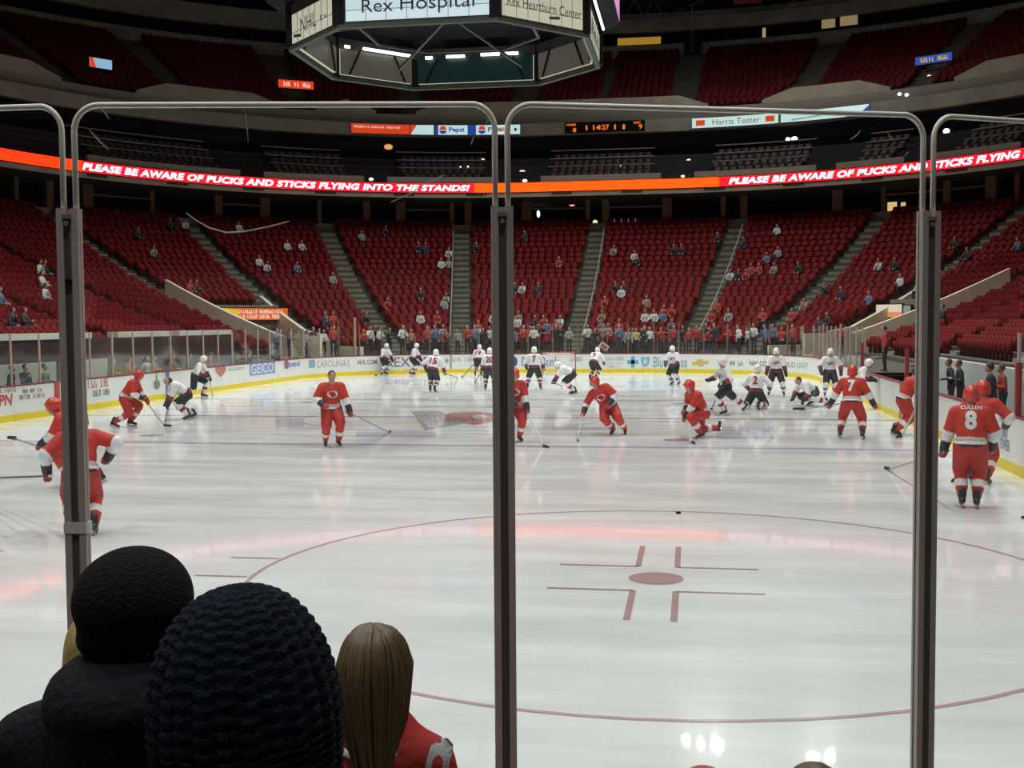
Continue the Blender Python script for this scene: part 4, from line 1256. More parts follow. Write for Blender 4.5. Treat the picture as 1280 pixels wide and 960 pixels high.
# ================================================================== FLOODLIGHT FIXTURES
NTH = ['first', 'second', 'third', 'fourth', 'fifth', 'sixth', 'seventh', 'eighth']
fl_lens = glow('flood_lens', (1.0, 1.0, 0.97), 130.0)
for k, (x, y, z) in enumerate(LAMPS + DECK_FILL):
    if k < len(LAMPS): lab_ = 'round floodlight under the roof over the %s side of the ice, %s from our end' % ('left' if x < 0 else 'right', NTH[k // 2])
    else: lab_ = 'dim house light high over the upper deck, %s of the ring from the left' % NTH[k - len(LAMPS)]
    r = empty('floodlight', (x, y, z), 0, lab_, 'lamp', 'floodlights under the roof')
    MB().lathe([(0.2, 1.1), (0.35, 0.9), (0.85, 0.1), (0.95, 0.08), (0.95, 0.02), (0.80, 0.09)], 16).build('reflector', M_METAL, r)
    MB().bar((0, 0, 1.0), (0, 0, 40.9 - z), 0.06, 0.06).build('hanger', M_METAL, r)
for k, (u, v, s) in enumerate(((858, 925, 0.30), (876, 929, 0.28), (896, 930, 0.42), (1016, 948, 0.40), (1038, 946, 0.34))):
    g = ground(u, v); d = ray(u, v); sc = 28.0 / -d.z
    c = Vector((g.x + d.x * sc, g.y + d.y * sc, 28.0))
    r = empty('spot_floodlight', c, 0, 'small bright far catwalk floodlight mirrored in the near ice, %s from the left' % NTH[k], 'lamp', 'catwalk floodlights at the far end')
    MB().lathe([(0.1, 0.5), (s, 0.05), (s * 1.1, 0.0)], 12).build('reflector', M_METAL, r)
    MB().lathe([(0.0, 0.02), (s, 0.02)], 12).build('lens', fl_lens, r)
    MB().bar((0, 0, 0.4), (0, 0, 12.8), 0.05, 0.05).build('hanger', M_METAL, r)

# ================================================================== GOAL
def goal(y, sy, label):
    g = empty('hockey_goal', (0, y, 0), 0 if sy > 0 else math.pi, label, 'goal')
    mb = MB()
    mb.tube([(-0.915, 0, 0), (-0.915, 0, 1.15), (-0.86, 0, 1.22), (0.86, 0, 1.22), (0.915, 0, 1.15), (0.915, 0, 0)], 0.03, 8)
    mb.build('goal_frame', M_REDP, g, smooth=True)
    mb = MB(); mb.tube([(-0.915, 0, 0.03), (-1.0, 0.5, 0.03), (-0.7, 1.0, 0.03), (0.7, 1.0, 0.03), (1.0, 0.5, 0.03), (0.915, 0, 0.03)], 0.03, 6)
    mb.tube([(-0.86, 0, 1.2), (-0.55, 0.5, 1.15), (0.55, 0.5, 1.15), (0.86, 0, 1.2)], 0.022, 6)
    mb.tube([(-0.55, 0.5, 1.15), (-0.7, 1.0, 0.03)], 0.02, 6); mb.tube([(0.55, 0.5, 1.15), (0.7, 1.0, 0.03)], 0.02, 6)
    mb.build('back_frame', M_WHITE, g)
    mb = MB()
    for k in range(15):
        f = k / 14
        mb.bar((-0.6 + 1.2 * f, 0.55, 1.13), (-0.72 + 1.44 * f, 1.0, 0.03), 0.006, 0.006)
    for k in range(9):
        f = k / 8; y_ = 0.52 + 0.48 * f; z_ = 1.13 - 1.08 * f
        mb.bar((-0.56 - 0.14 * f, y_, z_), (0.56 + 0.14 * f, y_, z_), 0.006, 0.006)
        for s in (-1, 1): mb.bar((s * 0.915, 0.0, 1.2 * (1 - f) + 0.03 * f), (s * (0.56 + 0.14 * f), y_, z_), 0.006, 0.006)
    tag(mb.build('goal_net', mat('net_white', (0.7, 0.7, 0.7), 0.7), g), None, None, None, 'stuff')
goal(57.61, 1, 'red framed hockey goal with white net at the far end of the ice')

# ================================================================== ADVERTS ON THE BOARDS
def advert(s, u0, u1, v0, v1, col, **k):
    a, b, z0, z1 = px_box(u0, u1, v0, v1, -0.002)
    nm = 'ad_%d_%d_%d' % tuple(int(c * 99) for c in col)
    return wall_text('advert_lettering', s, a, b, z0, z1, -0.006, mat(nm, col, 0.5), wall_at((a + b) / 2), **k)
def blob(pts, u0, u1, v0, v1, col, dd=-0.005):
    a, b, z0, z1 = px_box(u0, u1, v0, v1, -0.002)
    nm = 'ad_%d_%d_%d' % tuple(int(c * 99) for c in col)
    return wall_shape('advert_emblem', [(a + (b - a) * x, z0 + (z1 - z0) * y) for x, y in pts], dd, mat(nm, col, 0.5), wall_at((a + b) / 2))
def scribble(u0, u1, v0, v1, col, words=2, seed=1):
    """print too small to read in the photograph: upright and level strokes in word-like clusters"""
    a, b, z0, z1 = px_box(u0, u1, v0, v1, -0.002)
    nm = 'ad_%d_%d_%d' % tuple(int(c * 99) for c in col)
    mb = strokes(a, b, z0, z1, -0.006, words, seed)
    return mb.build('advert_print', mat(nm, col, 0.5), wall_at((a + b) / 2))
circ = [(0.5 + 0.5 * math.cos(2 * math.pi * k / 16), 0.5 + 0.5 * math.sin(2 * math.pi * k / 16)) for k in range(16)]
sq = [(0, 0), (1, 0), (1, 1), (0, 1)]
heart = [(0.5, 0), (0.95, 0.5), (1.0, 0.75), (0.85, 0.97), (0.65, 0.97), (0.5, 0.8), (0.35, 0.97), (0.15, 0.97), (0, 0.75), (0.05, 0.5)]
bow = [(0, 0.1), (0.3, 0.25), (0.36, 0.0), (0.7, 0.0), (0.72, 0.25), (1, 0.4), (0.95, 0.85), (0.7, 0.7), (0.64, 1.0), (0.3, 1.0), (0.28, 0.7), (0.0, 0.6)]
GREY, DGREY, BLUE, RED, NAVY, TEAL = (0.34, 0.34, 0.33), (0.15, 0.15, 0.15), (0.10, 0.20, 0.45), (0.55, 0.08, 0.06), (0.08, 0.08, 0.25), (0.07, 0.30, 0.42)
advert('ESPN', -14, 16, 495, 510, RED, bold=0.03, shear=0.15)
scribble(-12, 20, 485, 493, (0.42, 0.22, 0.22), 2, 2)
scribble(28, 53, 487, 492, DGREY, 3, 3)
scribble(24, 56, 494, 500, DGREY, 2, 4)
scribble(76, 90, 478, 503, RED, 1, 5)
scribble(110, 137, 475, 486, (0.60, 0.18, 0.14), 2, 6)
scribble(116, 137, 488, 496, DGREY, 2, 7)
blob([(0.3, 0), (0.7, 0), (1, 0.15), (1, 0.5), (0.65, 0.62), (0.62, 1), (0.38, 1), (0.35, 0.62), (0, 0.5), (0, 0.15)], 192, 200, 468, 487, (0.24, 0.26, 0.24))
blob(heart, 269, 283, 457, 473, (0.55, 0.20, 0.16))
scribble(286, 305, 460, 464, (0.55, 0.55, 0.53), 1, 8)
blob([(0, 0), (1, 0), (1, 1), (0, 1)], 312, 344, 453, 470, (0.22, 0.34, 0.58))
advert('GEICO', 314, 342, 455.5, 468, (0.72, 0.76, 0.80), bold=0.01)
blob(circ, 355, 361, 450, 462, BLUE); blob(circ[0:9], 355, 361, 450, 462, RED, -0.007)
advert('pepsi', 361, 375, 452, 461, BLUE, bold=0.02)
blob(sq, 386, 394, 450, 460, (0.25, 0.40, 0.55))
advert('CAROLINAS', 396, 437, 451, 460, GREY)
advert('NHL.COM', 447, 471, 450, 456, DGREY, bold=0.02)
advert('REX REX', 483, 550, 447, 459, (0.22, 0.13, 0.24), bold=0.005)
blob(circ, 556, 561, 448, 454, (0.4, 0.35, 0.42))
scribble(565, 590, 447, 452, GREY, 2, 9)
blob(circ, 641, 647, 446, 458, NAVY)
advert('RBC Bank', 652, 699, 446, 458, (0.16, 0.20, 0.36), bold=0.01)
scribble(712, 728, 446, 452, (0.34, 0.30, 0.36), 1, 10)
scribble(755, 780, 446, 450.5, GREY, 1, 11)
scribble(758, 779, 453, 455.5, (0.5, 0.48, 0.45), 2, 12)
scribble(761, 777, 457, 460, (0.5, 0.48, 0.45), 2, 13)
for q in ([(0.33, 0), (0.67, 0), (0.67, 1), (0.33, 1)], [(0, 0.33), (1, 0.33), (1, 0.67), (0, 0.67)]): blob(q, 784, 798, 445.5, 459.5, (0.10, 0.42, 0.66))
blob([(0.5, 0), (0.85, 0.25), (1, 0.6), (1, 1), (0, 1), (0, 0.6), (0.15, 0.25)], 801, 812, 446.5, 459, (0.16, 0.44, 0.66))
blob([(0.5, 0), (0.85, 0.25), (1, 0.6), (1, 1), (0, 1), (0, 0.6), (0.15, 0.25)], 804, 809, 449, 456, (0.6, 0.66, 0.62), -0.008)
advert('BlueCross', 817, 858, 446, 459, TEAL)
blob(bow, 865, 886, 449, 458, (0.66, 0.48, 0.12))
scribble(912, 929, 451, 457, DGREY, 2, 14)
advert('NHL.COM', 937, 962, 451, 457, DGREY, bold=0.02)
advert('BUD LIGHT', 982, 1010, 452, 459, GREY, bold=0.015)
advert('THE', 1248, 1254, 518, 527, (0.22, 0.25, 0.36))
advert('POINT', 1249, 1260, 533, 545, (0.14, 0.18, 0.42), bold=0.01)
advert('TOWER', 1249, 1262, 546, 560, (0.18, 0.20, 0.34), bold=0.01)
for t, m in ((tl(30.48), (0.5, 0.06, 0.06)), (tl(38.25), (0.12, 0.16, 0.42)), (t_y(30.48), (0.5, 0.06, 0.06)), (t_y(38.25), (0.12, 0.16, 0.42))):
    nm = 'ad_%d_%d_%d' % tuple(int(c * 99) for c in m)
    wall_shape('line_stripe', [(t - 0.15, 0.0), (t + 0.15, 0.0), (t + 0.15, 1.03), (t - 0.15, 1.03)], -0.014, mat(nm, m, 0.5), wall_at(t))
wall_shape('line_stripe', [(T_A1 + S_ARC - 2.2, 0.2), (T_A1 + S_ARC - 2.1, 0.2), (T_A1 + S_ARC - 2.1, 1.03), (T_A1 + S_ARC - 2.2, 1.03)], -0.008, M_JOINT, wall_at(T_A1 + S_ARC))

# ================================================================== BODIES (one continuous surface from blended volumes)
def V3(*a): return np.array(a, float)
class Body:
    def __init__(s): s.p = []
    def cap(s, a, b, ra, rb, m): s.p.append(('c', V3(*a), V3(*b), ra, rb, m)); return s
    def ell(s, c, r, m, rot=None): s.p.append(('e', V3(*c), V3(*r), None if rot is None else np.array(rot), 0, m)); return s
    @staticmethod
    def dist(p, X):
        if p[0] == 'c':
            a, b, ra, rb = p[1], p[2], p[3], p[4]
            ab = b - a; L2 = max(ab @ ab, 1e-9)
            t = np.clip(((X - a) @ ab) / L2, 0, 1)
            return np.linalg.norm(X - a - t[..., None] * ab, axis=-1) - (ra + (rb - ra) * t)
        q = X - p[1]
        if p[3] is not None: q = q @ p[3]
        k0 = np.linalg.norm(q / p[2], axis=-1); k1 = np.linalg.norm(q / p[2] ** 2, axis=-1)
        return k0 * (k0 - 1) / np.maximum(k1, 1e-9)
    @staticmethod
    def bounds(p):
        if p[0] == 'c':
            r = max(p[3], p[4])
            return np.minimum(p[1], p[2]) - r, np.maximum(p[1], p[2]) + r
        r = p[2].max() if p[3] is not None else p[2]
        return p[1] - r, p[1] + r
    def field(s, X):
        return np.min([s.dist(p, X) for p in s.p], axis=0)
    def mesh(s, name, h=0.03, k=0.03):
        lo = np.min([s.bounds(p)[0] for p in s.p], axis=0) - 2.5 * h
        hi = np.max([s.bounds(p)[1] for p in s.p], axis=0) + 2.5 * h
        n = np.ceil((hi - lo) / h).astype(int) + 1
        F = np.full(n, 1.0)
        ax = [lo[i] + h * np.arange(n[i]) for i in range(3)]
        mg = 2 * h + 2 * k
        for p in s.p:
            a, b = s.bounds(p)
            i0 = np.maximum(((a - mg - lo) / h).astype(int), 0); i1 = np.minimum(((b + mg - lo) / h).astype(int) + 2, n)
            sl = tuple(slice(i0[i], i1[i]) for i in range(3))
            X = np.stack(np.meshgrid(ax[0][sl[0]], ax[1][sl[1]], ax[2][sl[2]], indexing='ij'), -1)
            d = s.dist(p, X); f = F[sl]
            hh = np.maximum(k - np.abs(d - f), 0) / k
            F[sl] = np.minimum(d, f) - hh * hh * k * 0.25
        I = F < 0
        c = [I[i:n[0] - 1 + i, j:n[1] - 1 + j, l:n[2] - 1 + l] for i in (0, 1) for j in (0, 1) for l in (0, 1)]
        fv = [F[i:n[0] - 1 + i, j:n[1] - 1 + j, l:n[2] - 1 + l] for i in (0, 1) for j in (0, 1) for l in (0, 1)]
        cnt = sum(x.astype(int) for x in c)
        act = (cnt > 0) & (cnt < 8)
        idx = np.full(act.shape, -1); cells = np.argwhere(act); idx[act] = np.arange(len(cells))
        corner = [(i, j, l) for i in (0, 1) for j in (0, 1) for l in (0, 1)]
        acc = np.zeros((len(cells), 3)); num = np.zeros(len(cells))
        vals = [x[act] for x in fv]
        for a in range(8):
            for b in range(a + 1, 8):
                ca, cb = np.array(corner[a]), np.array(corner[b])
                if np.abs(ca - cb).sum() != 1: continue
                va, vb = vals[a], vals[b]
                cr = (va < 0) != (vb < 0)
                t = np.where(cr, va / np.where(cr, va - vb, 1), 0)
                acc += np.where(cr[:, None], ca + t[:, None] * (cb - ca), 0); num += cr
        P = lo + h * (cells + acc / num[:, None])
        faces = []
        for axn in range(3):
            o1, o2 = (axn + 1) % 3, (axn + 2) % 3
            sl0 = [slice(None)] * 3; sl1 = [slice(None)] * 3
            sl0[axn] = slice(0, n[axn] - 1); sl1[axn] = slice(1, n[axn])
            A, B = I[tuple(sl0)], I[tuple(sl1)]
            e = np.argwhere(A != B)
            e = e[(e[:, o1] > 0) & (e[:, o2] > 0)]
            flip = A[tuple(e.T)]
            q = []
            for d1, d2 in ((-1, -1), (0, -1), (0, 0), (-1, 0)):
                cc = e.copy(); cc[:, o1] += d1; cc[:, o2] += d2
                q.append(idx[tuple(cc.T)])
            q = np.stack(q, 1)
            q[~flip] = q[~flip][:, ::-1]
            faces.append(q)
        Q = np.concatenate(faces)
        Q = Q[(Q >= 0).all(1)]
        C = P[Q].mean(1)
        D = np.stack([s.dist(p, C) for p in s.p], 1)
        mi = np.array([p[5] for p in s.p])[D.argmin(1)]
        me = bpy.data.meshes.new(name)
        me.vertices.add(len(P)); me.vertices.foreach_set('co', P.ravel())
        me.loops.add(Q.size); me.loops.foreach_set('vertex_index', Q.ravel().astype(np.int32))
        me.polygons.add(len(Q)); me.polygons.foreach_set('loop_start', (np.arange(len(Q)) * 4).astype(np.int32)); me.polygons.foreach_set('loop_total', np.full(len(Q), 4, np.int32))
        me.polygons.foreach_set('use_smooth', np.ones(len(Q), bool)); me.polygons.foreach_set('material_index', mi.astype(np.int32))
        me.update(calc_edges=True)
        return me

def ik(a, b, l1, l2, pole):
    a, b, pole = V3(*a), V3(*b), V3(*pole)
    d = b - a; L = np.linalg.norm(d); u = d / L
    L2 = min(L, (l1 + l2) * 0.999)
    if L > L2: b = a + u * L2
    x = (l1 * l1 - l2 * l2 + L2 * L2) / (2 * L2)
    y = math.sqrt(max(l1 * l1 - x * x, 0))
    pv = pole - u * (pole @ u); pv /= max(np.linalg.norm(pv), 1e-6)
    return a + u * x + pv * y, b
def nrm(v): return v / np.linalg.norm(v)

SKIN = mat('skin', (0.50, 0.27, 0.19), 0.55)
HAIRD = mat('hair_dark', (0.035, 0.025, 0.02), 0.6)
RED_J = mat('jersey_red', (0.52, 0.034, 0.022), 0.75, noise=(9, 0.12))
RED_P = mat('pants_red', (0.42, 0.025, 0.022), 0.7, noise=(9, 0.12))
RED_S = mat('socks_red', (0.55, 0.045, 0.028), 0.8)
WHT = mat('jersey_white', (0.74, 0.74, 0.75), 0.75, noise=(9, 0.06))
SILV = mat('stripe_silver', (0.45, 0.43, 0.43), 0.7)
GLV_B = mat('glove_black', (0.022, 0.022, 0.03), 0.6)
GLV_R = mat('glove_red', (0.36, 0.04, 0.04), 0.6)
NAVYM = mat('pants_black', (0.02, 0.02, 0.032), 0.7)
DKRED = mat('stripe_dark_red', (0.30, 0.02, 0.04), 0.7)
HEL_R = mat('helmet_red', (0.60, 0.05, 0.035), 0.3)
HEL_W = mat('helmet_white', (0.80, 0.79, 0.72), 0.3)
BOOT = mat('skate_black', (0.03, 0.032, 0.035), 0.4)
STEEL = mat('skate_steel', (0.55, 0.57, 0.58), 0.35, 0.7)
SHAFT_L = mat('stick_grey', (0.38, 0.37, 0.36), 0.5)
SHAFT_D = mat('stick_dark', (0.07, 0.06, 0.06), 0.5)
TAPE_B = mat('stick_tape_black', (0.025, 0.025, 0.025), 0.7)
EYE = mat('eye_dark', (0.03, 0.02, 0.02), 0.4)
LIP = mat('lip', (0.38, 0.13, 0.11), 0.6)

# shared pieces: helmet, skate, eye, mouth
def helmet_mesh(name, m):
    b = Body()
    b.ell((0, -0.012, 0.035), (0.118, 0.142, 0.125), 0)
    b.ell((0.092, 0.0, -0.045), (0.035, 0.06, 0.06), 0).ell((-0.092, 0.0, -0.045), (0.035, 0.06, 0.06), 0)
    b.ell((0, -0.095, -0.035), (0.085, 0.05, 0.07), 0)
    b.cap((-0.06, 0.118, 0.035), (0.06, 0.118, 0.035), 0.02, 0.02, 0)
    b.cap((-0.035, -0.02, 0.155), (-0.035, 0.06, 0.145), 0.012, 0.012, 1).cap((0.035, -0.02, 0.155), (0.035, 0.06, 0.145), 0.012, 0.012, 1)
    me = b.mesh(name, 0.016, 0.02)
    me.materials.append(m); me.materials.append(mat('helmet_vent', (0.08, 0.08, 0.08), 0.6) if m is not HEL_W else mat('helmet_vent_grey', (0.5, 0.5, 0.48), 0.5))
    return me
ME_HEL = {'r': helmet_mesh('helmet', HEL_R), 'w': helmet_mesh('helmet', HEL_W)}
bt = Body().cap((0, -0.07, 0.10), (0, 0.14, 0.085), 0.045, 0.036, 0).cap((0, -0.05, 0.11), (0, -0.04, 0.25), 0.052, 0.056, 0).cap((0, 0.0, 0.14), (0, 0.02, 0.24), 0.045, 0.05, 0)
bt.cap((0, -0.09, 0.085), (0, 0.15, 0.07), 0.02, 0.02, 1)
ME_BOOT = bt.mesh('skate_boot', 0.016, 0.02); ME_BOOT.materials.append(BOOT); ME_BOOT.materials.append(mat('skate_sole', (0.5, 0.5, 0.5), 0.5))
mb = MB(); mb.box((0, 0.03, 0.018), (0.006, 0.29, 0.036)); mb.box((0, -0.06, 0.045), (0.03, 0.05, 0.035)); mb.box((0, 0.12, 0.045), (0.03, 0.05, 0.035))
ME_BLADE = mb.mesh('skate_blade'); ME_BLADE.materials.append(STEEL)
ME_EYE = Body().ell((0, 0, 0), (0.014, 0.008, 0.009), 0).mesh('eye', 0.005, 0.002); ME_EYE.materials.append(EYE)
ME_BROW = Body().cap((-0.018, 0, 0), (0.018, 0, 0.003), 0.005, 0.004, 0).mesh('eyebrow', 0.005, 0.002); ME_BROW.materials.append(HAIRD)
ME_LIP = Body().cap((-0.02, 0, 0), (0.02, 0, 0), 0.006, 0.006, 0).mesh('mouth', 0.005, 0.002); ME_LIP.materials.append(LIP)

TEAM = {'r': dict(mats=[RED_J, WHT, RED_P, RED_S, WHT, GLV_B, SKIN, HAIRD, GLV_R, SILV, GLV_B]),
        'w': dict(mats=[WHT, DKRED, NAVYM, WHT, DKRED, GLV_B, SKIN, HAIRD, GLV_B, NAVYM, NAVYM])}
# material slots: 0 jersey, 1 sleeve end, 2 pants, 3 sock, 4 sock stripe, 5 glove cuff, 6 skin, 7 hair, 8 glove, 9 hem stripe, 10 hem edge
def add_hand(b, wrist, elbow, m_cuff, m_hand, grip=None):
    """glove: flared cuff, palm, four bent fingers and a thumb closing on the grip direction"""
    d = nrm(wrist - elbow)
    g = nrm(V3(0, 0, 1) - d * d[2]) if grip is None or np.linalg.norm(np.cross(grip, d)) < 0.2 else nrm(grip - d * (grip @ d))
    s = np.cross(d, g)
    b.cap(wrist - d * 0.10, wrist - d * 0.01, 0.068, 0.062, m_cuff)
    palm = wrist + d * 0.055
    b.ell(palm, (0.048, 0.052, 0.06), m_hand)
    for q, ln in ((-0.036, 0.036), (-0.012, 0.044), (0.012, 0.042), (0.036, 0.032)):
        k0 = palm + d * 0.035 + g * q
        k1 = k0 + d * ln * 0.7 + s * 0.02
        k2 = k1 + s * 0.042 - d * 0.01
        b.cap(k0, k1, 0.0175, 0.0165, m_hand).cap(k1, k2, 0.0165, 0.015, m_hand)
    th = palm - d * 0.02 + g * 0.045
    b.cap(th, th + d * 0.03 + s * 0.045 + g * 0.01, 0.02, 0.016, m_hand)
    return palm + s * 0.03

def player(label, px, team, head=0.0, hip=0.95, lean=12, side=0, twist=0, feet=((-0.17, 0.0), (0.17, 0.0)), hands=((-0.36, 0.28, 0.98), (0.36, 0.28, 0.98)),
           number=None, nameplate=None, helmet=True, front=False, vox=0.026, hipx=0.0, hipy=0.0, scale=1.0, stick=None, loc=None, look=0.0, nod=0.0, feet_out=8, group=None):
    g = ground(*px) if loc is None else Vector(loc)
    root = empty('person', (g.x, g.y, 0), head, label, 'person', group)
    root.scale = (scale,) * 3
    u = V3(math.sin(R(side)), math.sin(R(lean)) * math.cos(R(side)), math.cos(R(lean)) * math.cos(R(side))); u = nrm(u)
    r0 = V3(math.cos(R(twist)), math.sin(R(twist)), 0)
    r_ = nrm(r0 - u * (r0 @ u)); f_ = np.cross(u, r_)
    rot = np.stack([r_, f_, u], 1)
    b = Body()
    pel = V3(hipx, hipy, hip)
    chest = pel + u * 0.34; neck = pel + u * 0.55
    # torso under a loose jersey with shoulder pads
    b.ell(pel + u * 0.20, (0.215, 0.165, 0.25), 0, rot).ell(chest + u * 0.04 - f_ * 0.01, (0.235, 0.165, 0.20), 0, rot)
    b.cap(neck - u * 0.075 - r_ * 0.17 - f_ * 0.01, neck - u * 0.075 + r_ * 0.17 - f_ * 0.01, 0.105, 0.105, 0)
    b.ell(pel + u * 0.055, (0.232, 0.182, 0.062), 9, rot).ell(pel + u * 0.005, (0.232, 0.184, 0.05), 1, rot).ell(pel - u * 0.035, (0.225, 0.178, 0.03), 10, rot)
    b.ell(pel - V3(0, 0, 0.06), (0.205, 0.165, 0.12), 2)
    # legs
    ank = []
    for i, fp in enumerate(feet):
        sx = -1 if i == 0 else 1
        fz = fp[2] if len(fp) > 2 else 0.0
        hj = pel + V3(sx * 0.105, 0, -0.06)
        a = V3(fp[0], fp[1] - 0.03, fz + 0.16)
        kn, a = ik(hj, a, 0.44, 0.46, (sx * 0.12, 1.0, 0.1))
        b.cap(hj, kn * 0.9 + hj * 0.1, 0.147, 0.125, 2)
        b.cap(kn, kn, 0.098, 0.098, 3)
        m_ = lambda t: kn + (a - kn) * t
        b.cap(m_(0.08), m_(0.40), 0.098, 0.095, 3).cap(m_(0.46), m_(0.58), 0.096, 0.092, 4).cap(m_(0.64), m_(0.95), 0.086, 0.068, 3)
        ank.append((a, kn, fp))
    # arms
    grips = []
    for i, hd in enumerate(hands):
        sx = -1 if i == 0 else 1
        sh = neck - u * 0.085 + r_ * sx * 0.215
        el, wr = ik(sh, hd, 0.31, 0.29, r_ * sx * 0.8 - f_ * 0.5 - u * 0.35)
        b.cap(sh, el, 0.105, 0.088, 0).cap(el, el, 0.09, 0.09, 1 if team == 'r' else 0)
        mid = el + (wr - el) * 0.35
        b.cap(el + (mid - el) * 0.2, mid, 0.088, 0.082, 1)
        b.cap(mid, wr, 0.07, 0.062, 5)
        other = V3(*hands[1 - i]) - V3(*hd)
        grips.append(add_hand(b, wr, el, 5, 8, nrm(other) if np.linalg.norm(other) > 1e-3 else None))
    # neck and head
    hc = neck + u * 0.10 + V3(0, 0, 0.075) + f_ * 0.035
    b.cap(neck - u * 0.03, hc - V3(0, 0, 0.06), 0.075, 0.06, 6)
    la = R(look); fh = nrm(V3(f_[0] * math.cos(la) - f_[1] * math.sin(la), f_[0] * math.sin(la) + f_[1] * math.cos(la), -math.sin(R(nod)))); rh = nrm(np.cross(fh, V3(0, 0, 1))); uh = np.cross(rh, fh)
    hr = np.stack([rh, fh, uh], 1)
    b.ell(hc, (0.078, 0.098, 0.118), 6, hr)
    b.ell(hc + fh * 0.035 - uh * 0.07, (0.052, 0.055, 0.05), 6, hr)
    b.cap(hc + fh * 0.095 + uh * 0.012, hc + fh * 0.118 - uh * 0.022, 0.013, 0.018, 6)
    for sx in (-1, 1): b.ell(hc + rh * sx * 0.082, (0.014, 0.024, 0.034), 6, hr)
    if not helmet:
        b.ell(hc - fh * 0.022 + uh * 0.035, (0.088, 0.100, 0.105), 7, hr)
    body = link('body', b.mesh('body', vox, 0.03), TEAM[team]['mats'], root)
    if helmet:
        o = share('helmet', ME_HEL[team], root, hc + uh * 0.01)
        o.rotation_euler = Matrix(hr.tolist()).to_euler()
    for sx in (-1, 1):
        o = share('eye', ME_EYE, root, hc + rh * sx * 0.032 + fh * 0.092 + uh * 0.012); o.rotation_euler = Matrix(hr.tolist()).to_euler()
        o = share('eyebrow', ME_BROW, root, hc + rh * sx * 0.034 + fh * 0.096 + uh * 0.034); o.rotation_euler = Matrix(hr.tolist()).to_euler()
    o = share('mouth', ME_LIP, root, hc + fh * 0.092 - uh * 0.062); o.rotation_euler = Matrix(hr.tolist()).to_euler()
    for i, (a, kn, fp) in enumerate(ank):
        sx = -1 if i == 0 else 1
        sd = nrm(kn - a)
        z = Vector(sd) if a[2] > 0.2 else Vector((0, 0, 1)).lerp(Vector(sd), 0.35).normalized()
        toe = fp[3] if len(fp) > 3 else -feet_out * sx
        yv = Vector((-math.sin(R(toe)), math.cos(R(toe)), 0)); yv = (yv - z * yv.dot(z)).normalized(); xv = yv.cross(z)
        mt = Matrix((xv, yv, z)).transposed()
        base = Vector(a) - z * 0.16 - yv * 0.0
        if base.z < 0.0 or a[2] <= 0.2: base.z = max(0.0, base.z if a[2] > 0.2 else 0.0)
        sk = share('skate', ME_BOOT, root, base, mt.to_euler())
        share('skate_blade', ME_BLADE, sk)
    # number, name and crest pressed on to the jersey
    def stick_on(nm, v2, faces, m, sgn, up_off, W, H, dx=0.0):
        out = []
        v2 = np.array(v2); c = v2.max(0) / 2
        bv = BVHTree.FromPolygons([v.co[:] for v in body.data.vertices], [tuple(p.vertices) for p in body.data.polygons])
        for x, y in (v2 - c) * (np.array([W, H]) / v2.max(0)):
            o_ = pel + u * (0.33 + up_off + y) + r_ * ((x + dx) * (1 if sgn < 0 else -1)) + f_ * sgn * 0.45
            p = o_.copy()
            hh = bv.ray_cast(Vector(p), Vector(-f_ * sgn))
            q_ = hh[0] if hh[0] is not None else Vector(p - f_ * sgn * 0.25)
            out.append(tuple(q_ + Vector(f_ * sgn * 0.007)))
        me = bpy.data.meshes.new(nm); me.from_pydata(out, [], faces)
        return link(nm, me, m, root)
    if number:
        v2, fc = text_geo(number, 1, 0, 0.045, 1.0, 0.2)
        stick_on('jersey_number', v2, fc, WHT if team == 'r' else DKRED, -1, 0.02, 0.15 * len(number) + 0.02, 0.29)
    if nameplate:
        v2, fc = text_geo(nameplate, 1, 0, 0.02, 1.0, 0.5)
        stick_on('name_plate', v2, fc, WHT, -1, 0.215, 0.30, 0.062)
    if front:
        v2 = [(0.5 + 0.5 * math.cos(k * math.pi / 8), 0.5 + 0.5 * math.sin(k * math.pi / 8)) for k in range(16)]
        stick_on('jersey_crest', v2, [tuple(range(16))], WHT if team == 'r' else DKRED, 1, 0.0, 0.25, 0.17)
        v3 = [(x * 0.6, y * 0.6) for x, y in v2]
        stick_on('crest_swirl', v3, [tuple(range(16))], RED_P if team == 'r' else NAVYM, 1, 0.0, 0.10, 0.07).location = (f_ * 0.006).tolist()
    mw = Matrix.Translation((g.x, g.y, 0)) @ Matrix.Rotation(head, 4, 'Z') @ Matrix.Scale(scale, 4)
    if stick:
        lab, tip_px, dark, which = stick[:4]
        tip = ground(*tip_px) if len(tip_px) == 2 else Vector(tip_px)
        gp = [mw @ Vector(q) for q in grips]
        lowh, hi = (gp[which], gp[1 - which])
        make_stick(lab, lowh, tip, hi if len(stick) < 5 else None, dark)
    return root

